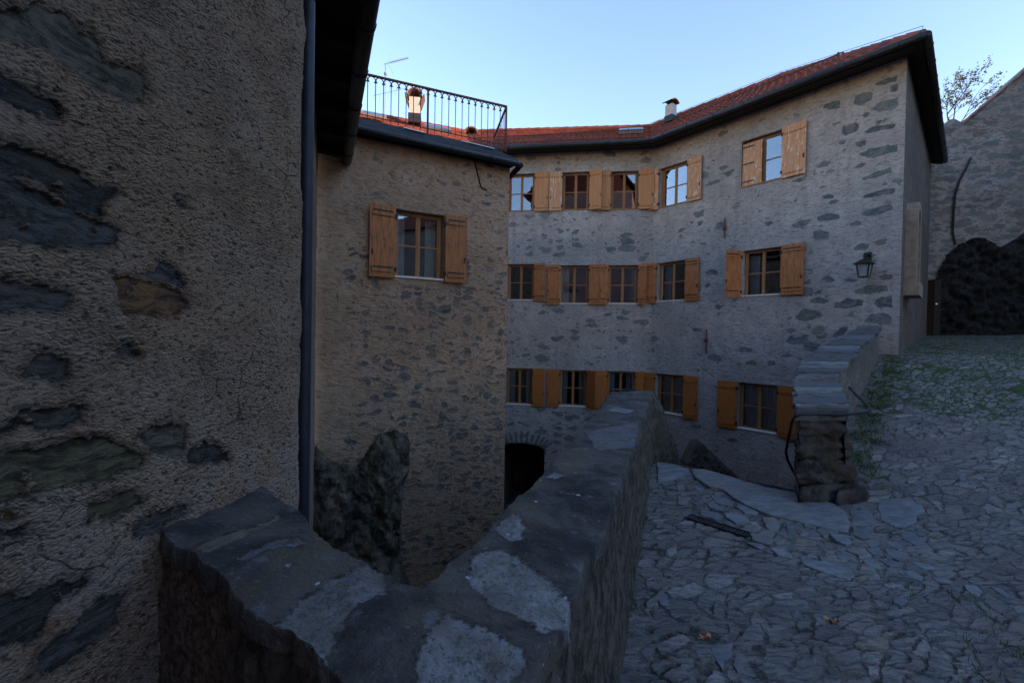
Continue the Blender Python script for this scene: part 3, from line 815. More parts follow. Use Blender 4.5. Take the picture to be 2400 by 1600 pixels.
# snow guard along the eaves
def snow_guard(A, B, nrm_in, n):
    mb = MB(); A, B = Vector(A), Vector(B)
    for h in (.06, .27): mb.bar(A + Vector((0, 0, h)), B + Vector((0, 0, h)), .022, .022)
    for k in range(n + 1):
        p = A.lerp(B, k / n)
        big = k % 9 == 0
        mb.bar(p + Vector((0, 0, .0 if not big else -.08)), p + Vector((0, 0, .27 if not big else .31)), .014 if not big else .03)
    return mb.build('snow_guard', M['rust'], castle)
tanp = (ZR - ZE) / 4.3
def on_roof(e, W1, back): return V3(e - W1.n * back, ZE + back * .62 + .02)
snow_guard(on_roof(eV, WL, .3), on_roof(eC - WL.d * .1, WL, .3), ul, 60)
snow_guard(on_roof(eC + WR.d * .15, WR, .3), on_roof(eE - WR.d * 1.35, WR, .3), ur, 46)
# lightning wire
mb = MB()
a_ = [Vector((rC.x, rC.y, ZRC + .14))] + [Vector((rC.x, rC.y, ZRC + .14)).lerp(Vector((rE.x, rE.y, ZR2 + .16)), t / 4) for t in range(1, 5)] + [V3(eE, ZE + .2), V3(eE + ur * .05, ZE + .05)]
mb.tube(a_, .007, 5); mb.build('lightning_wire', M['alu'], castle)

def chimney(base, w, d, h, yaw, cap_r, arched=True):
    mb = MB(); c = Vector(base); ax = Vector((math.cos(yaw), math.sin(yaw), 0)); ay = Vector((-ax.y, ax.x, 0)); az = Vector((0, 0, 1))
    mb.box(c + az * (h / 2), ax, ay, az, w / 2, d / 2, h / 2, 0)
    mb.box(c + az * (-.06), ax, ay, az, w / 2 + .03, d / 2 + .03, .16, 2)
    # barrel cap open at both ends, on two small cheeks
    n = 12; r0, r1 = cap_r, cap_r - .05; q = []
    for e in (-1, 1):
        for r in (r0, r1):
            q.append([mb.vert(c + az * (h + .04) + ax * (math.cos(math.pi * k / n) * r) + az * (math.sin(math.pi * k / n) * r) + ay * (e * (d / 2 + .06))) for k in range(n + 1)])
    for k in range(n):
        mb.face((q[0][k], q[0][k + 1], q[2][k + 1], q[2][k]), 1); mb.face((q[1][k + 1], q[1][k], q[3][k], q[3][k + 1]), 1)
        mb.face((q[0][k + 1], q[0][k], q[1][k], q[1][k + 1]), 1); mb.face((q[2][k], q[2][k + 1], q[3][k + 1], q[3][k]), 1)
    for e in (-1, 1):
        mb.box(c + az * (h - .08) + ax * (e * (cap_r - .0)), (ax * (1) + az * (.35 * -e)).normalized(), ay, (az + ax * (.35 * e)).normalized(), .022, d / 2 + .05, .19, 1)
    mb.box(c + az * (h + .1), ax, ay, az, w / 2 - .05, .02, .08, 3)
    return mb.build('chimney', [M['white'], M['capt'], M['gutter'], M['soffit']], roofo)
p = at_y(972, 278, 16.55); chimney((p.x, p.y, p.z), .38, .38, .68, .15, .27)
p = at_y(1102, 305, 17.4); chimney((p.x, p.y + .4, p.z - .5), .38, .38, .40, .1, .28)
p = at_y(1572, 276, 15.4)
mb = MB(); wy = math.atan2(WR.d.y, WR.d.x)
c = Vector((p.x, p.y, p.z)); ax = WR.d; ay = WR.n; az = Vector((0, 0, 1))
mb.box(c + az * .14, ax, ay, az, .13, .13, .26, 0); mb.box(c + az * -.06, ax, ay, az, .15, .15, .1, 2)
mb.box(c + az * .43, ax, ay, az, .09, .09, .04, 3)
n = 8; rows = []
for e in (-1, 1):
    for dz in (0, .05): rows.append([mb.vert(c + az * (.46 + dz * .7 + .09 * math.sin(math.pi * k / n)) + ay * ((k / n - .5) * .42) + ax * (e * .19)) for k in range(n + 1)])
for k in range(n):
    mb.face((rows[0][k], rows[0][k + 1], rows[2][k + 1], rows[2][k]), 1); mb.face((rows[1][k], rows[1][k + 1], rows[3][k + 1], rows[3][k]), 1)
    mb.face((rows[0][k], rows[0][k + 1], rows[1][k + 1], rows[1][k]), 1); mb.face((rows[2][k], rows[2][k + 1], rows[3][k + 1], rows[3][k]), 1)
mb.build('chimney', [M['white'], M['capt'], M['gutter'], M['soffit']], roofo)
def skylight(u, v, y, d, w=.75, h=.4):
    mb = MB(); c = at_y(u, v, y); up = Vector((0, .84, .54)); d = d.normalized(); up = (up - d * up.dot(d)).normalized(); nn = d.cross(up)
    if nn.z < 0: nn = -nn
    mb.box(c + nn * .06, d, up, nn, w / 2, h / 2, .05, 0); mb.box(c + nn * .115, d, up, nn, w / 2 - .06, h / 2 - .07, .006, 1)
    mb.build('skylight', [M['zinc'], M['glass']], roofo)
skylight(1479, 311, 14.9, WL.d); skylight(1026, 306, 14.7, RDG[1] - RDG[0], .8); skylight(876, 274, 15.3, RDG[1] - RDG[0], .8)

# iron wall anchors, rain streak bars
def anchor(W, u, y0, y1):
    s, z1 = W.hit(u, y0); _, z0 = W.hit(u, y1); mb = MB()
    mb.bar(W.pt(s, z0, .03), W.pt(s + .01, (z0 + z1) / 2, .045), .028); mb.bar(W.pt(s + .01, (z0 + z1) / 2, .045), W.pt(s, z1, .03), .028)
    mb.box(W.pt(s, (z0 + z1) / 2, .05), W.d, Vector((0, 0, 1)), W.n, .035, .05, .03)
    mb.build('wall_anchor', M['rust'], castle)
anchor(WR, 1700, 513, 557); anchor(WR, 1657.5, 771, 826)
# niche on the side wall
ns0, nz1 = WS.hit(2118, 500); ns1, nz0 = WS.hit(2143, 685)
ns0, ns1 = .55, 1.45
nzb, nzt = WS.hit(2128, 680)[1], WS.hit(2135, 492)[1]
mb = MB(); outl = []
n = 12; rr = (ns1 - ns0) / 2; cs = (ns0 + ns1) / 2
for rad, zb in ((rr, nzb), (rr - .17, nzb + .1)):
    o = [(cs - rad, zb)] + [(cs - math.cos(math.pi * k / n) * rad, nzt - rr + math.sin(math.pi * k / n) * rad) for k in range(n + 1)] + [(cs + rad, zb)]
    outl.append(o)
for k in range(len(outl[0]) - 1):
    a0, a1, b0, b1 = outl[0][k], outl[0][k + 1], outl[1][k], outl[1][k + 1]
    f = [mb.vert(WS.pt(*q, .2)) for q in (a0, a1, b1, b0)]; g = [mb.vert(WS.pt(*q, -.02)) for q in (a0, a1, b1, b0)]
    mb.face(f); mb.face((f[0], g[0], g[1], f[1])); mb.face((f[3], f[2], g[2], g[3]))
mb.box(WS.pt(cs, nzb - .05, .1), WS.d, WS.n, Vector((0, 0, 1)), rr + .05, .15, .14)
mb.build('niche', M['niche'], castle)

# wall lantern ------------------------------------------------------
ls, lz = WR.hit(2036, 616); Lp = WR.pt(ls, lz, .28)
lan = thing('wall_lantern', 'black iron lantern with frosted panes on the castle wall near its right corner', 'lantern', Lp)
mb = MB()
mb.bar(WR.pt(ls, lz + .16, 0), Lp + Vector((0, 0, .16)), .035); mb.box(WR.pt(ls, lz + .12, .02), WR.d, WR.n, Vector((0, 0, 1)), .05, .02, .1)
mb.bar(Lp + Vector((0, 0, .16)), Lp + Vector((0, 0, .05)), .03)
mb.build('bracket', M['iron'], lan)
def frustum(mb, c, h, w0, w1, n=4, m=0, cap=True):
    r = []
    for z, w in ((0, w0), (h, w1)): r.append([mb.vert(c + (WR.d * sx + WR.n * sy) * w + Vector((0, 0, z))) for sx, sy in ((-1, -1), (1, -1), (1, 1), (-1, 1))])
    for k in range(4): mb.face((r[0][k], r[0][(k + 1) % 4], r[1][(k + 1) % 4], r[1][k]), m)
    if cap: mb.face(r[0][::-1], m); mb.face(r[1], m)
mb = MB(); frustum(mb, Lp + Vector((0, 0, -.045)), .09, .15, .04); mb.box(Lp + Vector((0, 0, -.05)), WR.d, WR.n, Vector((0, 0, 1)), .155, .155, .008)
mb.build('cap', M['iron'], lan)
mb = MB(); frustum(mb, Lp + Vector((0, 0, -.31)), .25, .072, .108); mb.build('glass', M['lampglass'], lan)
mb = MB()
for sx, sy in ((-1, -1), (1, -1), (1, 1), (-1, 1)):
    mb.bar(Lp + (WR.d * sx + WR.n * sy) * .074 + Vector((0, 0, -.32)), Lp + (WR.d * sx + WR.n * sy) * .112 + Vector((0, 0, -.05)), .02)
mb.box(Lp + Vector((0, 0, -.32)), WR.d, WR.n, Vector((0, 0, 1)), .082, .082, .012)
mb.build('frame', M['iron'], lan)

# ================================================================ OCHRE BUILDING WITH THE TERRACE
M0 = Vector((-3.55, 6.655, 0)); M1 = Vector((-.10, 8.45, 0))
WM = Wall(M0, M1)
terr = thing('terrace_building', 'tall ochre roughcast building with one shuttered window under a railed roof terrace', 'building', (-1.5, 8.5, YARD))
mw = px_rect(WM, 925.8, 1040.6, 497, 654)
ZM = ZC + 3.10
def dM(s, z):
    e = s / WM.L
    return (-.95 if e < .27 + .03 * math.sin(z * 2) else .12 + .25 * max(0, e - .5)) - (.35 if z > 2.9 else 0) + (.12 if e > .86 else 0)
panel(WM, 0, WM.L, YARD, ZM + .1, [mw], .1, M['mid'], 'wall', terr, dM, clean_for([mw]), jit=.03)
WM2 = Wall(M1, (-1.5, 14.5)); WM2.n = Vector((.99, .1, 0)).normalized()
panel(WM2, 0, WM2.L, YARD, ZM + .1, [], .5, M['mid'], 'wall', terr)
wn = window(WM, terr, *mw, left=(.42, .1, 'shutold'), right=(.39, .03, 'shutold'), fade=True, curtain=1, white=True, glassm='glass_clear')
g0 = M0 + WM.n * .26 - WM.d * 0; g1 = M1 + WM.n * .24 + WM.d * .11
gutter([V3(g0, ZM - .0), V3(g1, ZM - .02)], .05, 'gutter', terr)
g2 = g1 - WM.n * .6 + Vector((0, .7, 0))
gutter([V3(g1, ZM - .02), V3(Vector((-.36, 9.7, 0)), ZM - .02)], .05, 'gutter', terr)
rb = .52                                    # railing line set back from the wall
mb = MB()
k0, k1 = M0 - WM.n * rb, M1 - WM.n * rb - WM.d * .16
ZD = ZM + .56
rr_ = [(V3(g0, ZM + .03), V3(g1, ZM + .02)), (V3(M0, ZM + .20), V3(M1 + WM.d * .02, ZM + .19)), (V3(k0, ZD - .03), V3(k1, ZM + .5)), (V3(k0 - WM.n * .1, ZD), V3(k1 - WM.n * .1, ZM + .53))]
grid = []
nn = 26
for (p, q) in rr_:
    grid.append([mb.vert(p.lerp(q, i / nn) + Vector((0, 0, (random.random() - .5) * .03))) for i in range(nn + 1)])
for r in range(3):
    for i in range(nn): mb.face((grid[r][i], grid[r][i + 1], grid[r + 1][i + 1], grid[r + 1][i]))
B0, B1 = V3(k0 - WM.n * 2.6, ZD), V3(k1 - WM.n * 2.6, ZM + .53)
e = [mb.vert(B0), mb.vert(B1)]; mb.face((grid[3][0], grid[3][-1], e[1], e[0]))
mb.face((grid[0][0], grid[0][-1], mb.vert(V3(M1, ZM - .03)), mb.vert(V3(M0, ZM - .03))))
mb.build('roof_edge', M['deck'], terr)
mb = MB()                                   # flashing scraps catching the sky
for f0, f1, sx in ((.2, .32, .4), (.52, .62, .5), (.8, .97, .55)):
    p = rr_[1][0].lerp(rr_[1][1], f0).lerp(rr_[2][0].lerp(rr_[2][1], f0), sx); q = rr_[1][0].lerp(rr_[1][1], f1).lerp(rr_[2][0].lerp(rr_[2][1], f1), sx)
    mb.bar(p + Vector((0, 0, .035)), q + Vector((0, 0, .03)), .05, .012)
mb.build('flashing', M['zinc'], terr)
mb = MB()                                   # cable down the wall
sC = [WM.hit(*q) for q in ((1110, 375), (1117, 405), (1126, 440), (1140, 447))]
mb.tube([WM.pt(s, z, .03) for s, z in sC], .012, 6); mb.build('cable', M['iron'], terr)
# railing
rail = thing('roof_railing', 'rusty iron terrace railing with a row of rings under its top rail', 'railing', V3((k0 + k1) / 2, ZD))
WK = Wall(k0, k1)
sA, zA = WK.hit(848, 172); sB, zB = WK.hit(1187, 250)
zr0, zr1 = zA, zB
base0 = WK.hit(845, 272)[1]; base1 = WK.hit(1187, 345)[1]
sA2 = sA - .5
def rz(s): return zr0 + (zr1 - zr0) * (s - sA) / (sB - sA)
def bz(s): return base0 + (base1 - base0) * (s - sA) / (sB - sA)
mb = MB(); mb.bar(WK.pt(sA2, rz(sA2)), WK.pt(sB, rz(sB)), .034, .03); mb.bar(WK.pt(sA2, bz(sA2) + .03), WK.pt(sB, bz(sB) + .03), .014, .014)
ret = Vector((WK.pt(sB, 0).x - .30, WK.pt(sB, 0).y + 1.4, 0))
mb.bar(WK.pt(sB, rz(sB)), V3(ret, rz(sB)), .034, .03); mb.bar(WK.pt(sB, bz(sB) + .05), V3(ret, bz(sB) + .05), .014)
mb.build('top_rail', M['rust'], rail)
mb = MB(); mb.bar(WK.pt(sB, bz(sB) - .1), WK.pt(sB, rz(sB)), .036); mb.build('post', M['rust'], rail)
sP = WK.hit(1003, 250)[0]
mb = MB(); mb.bar(WK.pt(sP, bz(sP) - .12), WK.pt(sP, rz(sP)), .032); mb.build('post', M['rust'], rail)
nb = 14; sp_ = (sB - sP) / 12
s = sB; marks = []
for k in range(30):
    s = sB - sp_ * (k + 1)
    if s < sA2: break
    marks.append(s)
for k, s in enumerate(marks):
    if abs(s - sP) > .02:
        mb = MB(); mb.bar(WK.pt(s, bz(s) - .02), WK.pt(s, rz(s) - .1), .012); mb.box(WK.pt(s, rz(s) - .10), WK.d, WK.n, Vector((0, 0, 1)), .011, .011, .02)
        mb.build('baluster', M['rust'], rail)
    mb = MB(); c = s + sp_ / 2; zc = rz(c) - .018 - sp_ * .42; pts = []
    for q in range(15):
        a_ = math.radians(-50 + 280 * q / 14)
        pts.append(WK.pt(c + math.cos(a_) * sp_ * .46, zc + math.sin(a_) * sp_ * .42))
    mb.tube(pts, .009, 5); mb.build('ring', M['rust'], rail)
pr = WK.pt(sB, 0)
for k in range(1, 10):
    q = pr.lerp(ret, k / 9); mb = MB(); mb.bar(V3(q, bz(sB)), V3(q, rz(sB) - .02), .012); mb.build('baluster', M['rust'], rail)

# antenna -----------------------------------------------------------
ab = at_y(902, 268, 16.0); at_ = at_y(904, 150, 16.0)
ant = thing('television_antenna', 'thin rooftop television antenna mast with toothed boom above red tiles', 'antenna', ab)
mb = MB(); mb.tube([ab - Vector((0, 0, .15)), ab.lerp(at_, .5), Vector((ab.x, ab.y, at_.z + .02))], .017, 6); mb.build('mast', M['alu'], ant)
top = Vector((ab.x, ab.y, at_.z)); bd = Vector((.92, -.38, .0)).normalized(); sd = Vector((.38, .92, 0))
mb = MB(); mb.bar(top - bd * .08, top + bd * .95, .014)
for k in range(11): c = top + bd * (.22 + .07 * k); mb.bar(c - Vector((0, 0, .035)), c + Vector((0, 0, .035)), .008); mb.bar(c - sd * .08, c + sd * .08, .007)
for e in (-1, 1): mb.bar(top + bd * .1, top + bd * (.16 + .16 * (e > 0)) + Vector((0, 0, .42 * -e)) + sd * .05, .007)
mb.build('boom', M['alu'], ant)
mb = MB(); c2 = ab.lerp(top, .42); mb.bar(c2 - bd * .5, c2 + bd * .85, .009)
for e in (-.45, -.2, .2, .5): mb.bar(c2 + bd * e - Vector((.05, 0, .18)), c2 + bd * e + Vector((.0, 0, .18)), .006)
mb.box(ab.lerp(top, .80), bd, sd, Vector((0, 0, 1)), .035, .035, .05)
mb.build('dipole', M['alu'], ant)

# ================================================================ NEAR STONE HOUSE ON THE LEFT
NA = Vector((-1.468 - .18 * 1.6, -1.6, 0)); NB = Vector((-1.061, 2.262, 0))
WN = Wall(NA, NB)
house = thing('stone_house', 'dark roughcast stone house close on the left with bare fieldstones in its wall', 'house', (-1.6, 2.5, 0))
BL = (.125, .117, .103); DK = (.075, .069, .06); OL = (.17, .145, .08); GN = (.19, .165, .12); OC = (.25, .13, .055)
stones = [
 (zpoly([(-400, 0), (0, 40), (200, 40), (330, 90), (420, 160), (480, 290), (640, 330), (680, 400), (640, 470), (520, 450), (430, 400), (330, 330), (250, 280), (130, 200), (0, 170), (-400, 100)], 0), GN),
 (zpoly([(-300, 260), (0, 340), (120, 400), (250, 470), (280, 530), (230, 545), (100, 510), (0, 480), (-300, 420)], 0), DK),
 (zpoly([(-300, 560), (0, 660), (150, 700), (330, 780), (450, 860), (540, 870), (540, 900), (470, 960), (500, 1010), (380, 990), (250, 900), (150, 850), (0, 780), (-300, 700)], 0), DK),
 (zpoly([(-300, 740), (0, 800), (130, 850), (230, 900), (300, 960), (400, 1000), (540, 1060), (520, 1110), (450, 1150), (340, 1130), (240, 1150), (120, 1120), (0, 1110), (-300, 1080)], 0), BL),
 (zpoly([(515, 1270), (590, 1280), (720, 1290), (830, 1330), (860, 1400), (800, 1450), (560, 1445), (530, 1390)], 0), OC),
 (zpoly([(660, 1270), (740, 1190), (800, 1230), (840, 1300), (840, 1335), (720, 1290)], 0), BL),
 (zpoly([(-300, 1250), (0, 1270), (100, 1300), (200, 1310), (330, 1360), (330, 1420), (240, 1430), (120, 1420), (0, 1430), (-300, 1440)], 0), BL),
 (zpoly([(90, 130), (140, 80), (220, 60), (310, 70), (310, 170), (240, 180), (110, 170)], 800), BL),
 (zpoly([(-300, 460), (0, 400), (80, 340), (200, 300), (350, 280), (385, 300), (340, 370), (190, 410), (120, 390), (0, 420)], 800), BL),
 (zpoly([(-300, 590), (0, 530), (140, 490), (350, 440), (480, 450), (620, 490), (680, 520), (620, 580), (500, 620), (400, 650), (250, 660), (100, 720), (0, 730), (-300, 800)], 800), OL),
 (zpoly([(640, 430), (740, 360), (820, 390), (860, 430), (840, 490), (780, 530), (680, 500)], 800), GN),
 (zpoly([(845, 540), (870, 480), (940, 460), (1050, 510), (1040, 550), (940, 560), (860, 570)], 800), DK),
 (zpoly([(390, 750), (470, 720), (620, 670), (640, 740), (560, 790), (470, 825), (440, 790), (400, 820)], 800), OL),
 (zpoly([(590, 850), (650, 800), (750, 780), (860, 745), (850, 770), (760, 850), (680, 905), (610, 890)], 800), BL),
 (zpoly([(-200, 890), (0, 860), (80, 840), (110, 890), (60, 910), (0, 910)], 800), DK),
 (zpoly([(0, 780), (90, 770), (60, 830), (0, 830)], 800), OC),
 (zpoly([(-300, 1220), (0, 1160), (180, 1130), (370, 1080), (400, 1100), (350, 1130), (270, 1180), (210, 1260), (200, 1310), (130, 1380), (0, 1400), (-300, 1500)], 800), DK),
 (zpoly([(150, 1440), (350, 1290), (480, 1170), (580, 1150), (560, 1230), (500, 1330), (400, 1420), (240, 1520), (130, 1540)], 800), BL),
 (zpoly([(800, 900), (850, 920), (860, 970), (820, 960)], 0), (.3, .22, .19)),
 (zpoly([(500, 30), (560, 20), (620, 60), (540, 75)], 800), BL),
]
stones_w = [([WN.hit(u, v) for u, v in pl], c) for pl, c in stones]
boxes = [(min(p[0] for p in pl) - .06, max(p[0] for p in pl) + .06, min(p[1] for p in pl) - .06, max(p[1] for p in pl) + .06) for pl, c in stones_w]
def spaced(segs):
    out = []
    for a, b, st in segs:
        n = max(1, int(round((b - a) / st))); out += [a + (b - a) * k / n for k in range(n)]
    return out + [segs[-1][1]]
# plan of the wall: front face, rounded corner, recess for the pipe, side face
Lf = WN.L
NR = Vector((-1.215, 2.47, 0)); NS = Vector((-1.262, 2.62, 0)); NE = Vector((-2.985, 6.88, 0))
rad = .07
prof = []
for s in spaced([(0, 2.3, .08), (2.3, Lf - rad, .0058)]): prof.append((WN.pt(s, 0), s))
d2 = (NR - NB).normalized()
for k in range(1, 16):
    t = k / 16; q0 = NB - WN.d * rad; q1 = NB + d2 * rad
    prof.append((q0 * (1 - t) ** 2 + NB * 2 * t * (1 - t) + q1 * t * t, Lf - rad + t * 1.6 * rad))
prof.append((NR, Lf + .2)); prof.append((NS, Lf + .36))
ns_ = 40
for k in range(1, ns_ + 1): prof.append((NS.lerp(NE, k / ns_), Lf + .36 + k * 4.6 / ns_))
zs = spaced([(YARD, -.2, .3), (-.2, 3.55, .0066), (3.55, 4.45, .1)])
mb = MB(); ST = []; TI = []
np_ = len(prof)
for j, z in enumerate(zs):
    for (p, s) in prof:
        q = p
        if s < Lf + .1: 
            o = .018 * mn.noise(Vector((s * 2.2, z * 2.2, 0))) + .010 * mn.noise(Vector((s * 6, z * 6, 4)))
            q = p + WN.n * o
        mb.vert((q.x, q.y, z), (s, z))
        if 2.3 < s < Lf + .02 and -.2 < z < 3.6: v, c = stone_val(s, z, stones_w, boxes)
        else: v, c = 0.0, (.1, .1, .1)
        ST.append(v); TI.append(c)
for j in range(len(zs) - 1):
    for i in range(np_ - 1): mb.face((j * np_ + i, j * np_ + i + 1, (j + 1) * np_ + i + 1, (j + 1) * np_ + i))
mb.at['stone'] = ST; mb.at['tint'] = TI
mb.build('wall', M['near'], house, True)
mb = MB(); mb.tube([(NE.x + .012, NE.y - .03, YARD), (NE.x + .012, NE.y - .03, 4.3)], .022, 8); mb.build('corner_bead', M['bead'], house)
mb = MB(); pp = Vector((-1.113, 2.45, 0)); pts = [V3(pp, -3), V3(pp, .9), V3(pp, 3.28), V3(pp, 4.1)]
mb.tube(pts, .031, 18)
for z in (3.36,): mb.tube([V3(pp, z), V3(pp, z + .05)], .035, 18)
mb.build('downpipe', M['pipe'], house, True)
# eave and gutter
ZH = 4.24
og = Vector((.93, .37, 0))
G0 = Vector((-.42, 1.8, 0)); G1 = Vector((-2.44, 7.13, 0))
def hp(u, v, z): q = at_z(u, v, z); return Vector((q.x, q.y, 0))
G1 = hp(812, 378, ZH); Gm = hp(862, 30, ZH); dd = (Gm - G1).normalized(); G0 = G1 + dd * 6.2
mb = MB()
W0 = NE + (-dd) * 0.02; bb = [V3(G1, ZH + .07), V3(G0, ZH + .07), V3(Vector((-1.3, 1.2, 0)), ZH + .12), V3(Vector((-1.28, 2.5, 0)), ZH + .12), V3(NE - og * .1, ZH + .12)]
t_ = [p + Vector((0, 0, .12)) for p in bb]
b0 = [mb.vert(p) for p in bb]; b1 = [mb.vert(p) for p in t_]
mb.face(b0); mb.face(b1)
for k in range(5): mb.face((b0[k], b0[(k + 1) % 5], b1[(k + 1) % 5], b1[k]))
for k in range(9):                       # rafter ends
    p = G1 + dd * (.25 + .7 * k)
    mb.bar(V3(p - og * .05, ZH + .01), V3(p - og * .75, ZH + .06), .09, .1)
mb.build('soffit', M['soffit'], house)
mb = MB()
mb.face([mb.vert(q, (i * .7, .5)) for i, q in enumerate((V3(G1, ZH + .2), V3(G0, ZH + .2), V3(G0 - og * 3 , ZH + 2.0), V3(G1 - og * 3, ZH + 2.0)))])
mb.build('roof', M['tile'], house)
gutter([V3(G1, ZH), V3(G0, ZH)], .078, 'gutter', house)

# ================================================================ PARAPET IN THE FOREGROUND
ZP = .9
pit = [(640, 1150), (700, 1186), (790, 1280), (870, 1322), (935, 1350), (990, 1368), (1060, 1296), (1140, 1236), (1205, 1163), (1300, 1072), (1370, 993), (1432, 917)]
camr = [(405, 1240), (450, 1310), (530, 1390), (610, 1450), (745, 1545), None, (1330, 1480), (1362, 1385), (1400, 1290), (1440, 1190), (1490, 1050), (1533, 914)]
pitp = [at_z(u, v, ZP) for u, v in pit]
camp = [at_z(*q, ZP) if q else Vector((-.044, .62, ZP)) for q in camr]
pitp[0] = Vector((-1.32, 2.2, ZP)); camp[0] = Vector((-1.32, 1.62, ZP))
def dense(pts, n):
    out = []
    for a, b in zip(pts, pts[1:]):
        for k in range(n): out.append(a.lerp(b, k / n))
    return out + [pts[-1]]
NPS = 52
PA = dense(pitp, NPS); PC = dense(camp, NPS)
cop = [
 (zpoly([(660, 690), (720, 490), (900, 470), (1020, 500), (1130, 570), (1240, 660), (1310, 720), (1450, 830), (1530, 920), (1580, 1030), (1540, 1090), (1440, 1150), (1270, 1200), (1220, 1130), (1100, 1050), (950, 1000), (830, 920), (830, 860), (760, 800)], 0, 3.4846), (.25, .26, .262)),
 (zpoly([(260, 1400), (320, 1280), (360, 1160), (440, 1080), (490, 980), (560, 1020), (700, 1105), (820, 1130), (950, 1200), (1100, 1290), (1200, 1390), (1170, 1480), (1050, 1568), (900, 1900), (300, 1900)], 0, 3.4846), (.23, .24, .245)),
 (zpoly([(895, 290), (960, 230), (1030, 180), (1100, 180), (1160, 270), (1130, 410), (1040, 400), (960, 350)], 0, 3.4846), (.26, .265, .265)),
]
cop = [([(x + 900, y + 1150) for x, y in pl], c) for pl, c in cop]
c4 = [
 (zpoly([(735, 1110), (880, 1000), (1010, 880), (1160, 780), (1400, 700), (1500, 700), (1610, 745), (1590, 920), (1500, 950), (1380, 1010), (1300, 1090), (1250, 1190), (1200, 1290), (1160, 1360), (1140, 1480), (1060, 1360), (950, 1270), (850, 1240)], 0, 3.137), (.19, .205, .21)),
 (zpoly([(450, 660), (560, 600), (760, 520), (950, 490), (1030, 540), (900, 580), (700, 600), (520, 680)], 0, 3.137), (.15, .18, .21)),
 (zpoly([(170, 555), (400, 470), (640, 380), (780, 310), (820, 320), (640, 430), (480, 510), (330, 600), (220, 620)], 0, 3.137), (.19, .16, .13)),
]
cop += [([(x + 400, y + 1100) for x, y in pl], c) for pl, c in c4]
cop += [([(1275, 1108), (1300, 1100), (1330, 1108), (1305, 1118)], (.24, .24, .24)), ([(1420, 960), (1440, 950), (1490, 958), (1470, 970)], (.2, .23, .26)), ([(1370, 1010), (1500, 985), (1495, 1040), (1400, 1060)], (.13, .14, .16))]
cop_w = [([tuple(at_z(u, v, ZP).xy) for u, v in pl], c) for pl, c in cop]
cbox = [(min(p[0] for p in pl) - .06, max(p[0] for p in pl) + .06, min(p[1] for p in pl) - .06, max(p[1] for p in pl) + .06) for pl, c in cop_w]
para = thing('parapet_wall', 'dark lichen spotted stone parapet bending in the foreground with broad flat coping', 'wall', (.3, 1.5, 0))
mb = MB(); ST = []; TI = []
across = 110
def lump(p, sc, seed): return mn.noise(Vector((p.x * sc, p.y * sc, p.z * sc + seed)))
npth = len(PA)
# coping grid: rounded nose on both sides
def nose(t):                              # t 0..1 over the top, returns (lateral 0..1, drop)
    e = .07
    def edge(q): a = (1 - q) * math.pi / 2; return math.sin(a), 1 - math.cos(a)
    if t < e: q = t / e; return 0.04 * (q ** 1.6), -.06 * (1 - q) ** 2.2
    if t > 1 - e: q = (1 - t) / e; return 1 - .04 * (q ** 1.6), -.06 * (1 - q) ** 2.2
    return .04 + (t - e) / (1 - 2 * e) * .92, 0
for i in range(npth):
    A, Cc = PA[i], PC[i]
    f = i / (npth - 1)
    for k in range(across + 1):
        l, dz = nose(k / across)
        p = A.lerp(Cc, l)
        rise = .075 * max(0, 1 - i / (NPS * .8)) ** 1.5 * (1 - .5 * l)
        z = p.z + dz + rise + .022 * lump(p, 3.2, 1) + .010 * lump(p, 9, 5)
        side = 1 if l > .5 else -1
        dirn = (Cc - A).normalized()
        p2 = p + dirn * (.024 * lump(p, 4, 9) + .012 * lump(p, 13, 3) + .007 * lump(p, 30, 8)) * (abs(l - .5) * 2) ** 2
        mb.vert((p2.x, p2.y, z))
        v, c = stone_val(p.x, p.y, cop_w, cbox, .035); ST.append(v); TI.append(c)
w = across + 1
for i in range(npth - 1):
    for k in range(across): mb.face((i * w + k, (i + 1) * w + k, (i + 1) * w + k + 1, i * w + k + 1))
mb.at['stone'] = ST; mb.at['tint'] = TI
mb.build('coping', M['coping'], para, True)
mb = MB()
rows = 46
def side_face(rail, inward, zbot, dz):
    base = len(mb.v); n = len(rail)
    for j in range(rows + 1):
        t = j / rows; z = ZP - .055 + (zbot - ZP + .055) * t
        for i, p in enumerate(rail):
            q = p + inward[i] * (.035 - .04 * t if dz else .05)
            o = .03 * lump(Vector((q.x, q.y, z * .6)), 3.5, 7) + .015 * lump(Vector((q.x, q.y, z)), 11, 2)
            q = q - inward[i] * o
            mb.vert((q.x, q.y, z))
    for j in range(rows):
        for i in range(n - 1): mb.face((base + j * n + i, base + j * n + i + 1, base + (j + 1) * n + i + 1, base + (j + 1) * n + i))
inw = [(PA[i] - PC[i]).normalized() for i in range(npth)]
side_face(PC, inw, -.12, True); side_face(PA, [-v for v in inw], YARD, False)
# far end cap
A, Cc = PA[-1], PC[-1]
ids = [mb.vert((A.x, A.y, ZP - .05)), mb.vert((Cc.x, Cc.y, ZP - .05)), mb.vert((Cc.x, Cc.y, -.3)), mb.vert((A.x, A.y, YARD))]
mb.face(ids)
mb.build('wall', M['pside'], para, True)

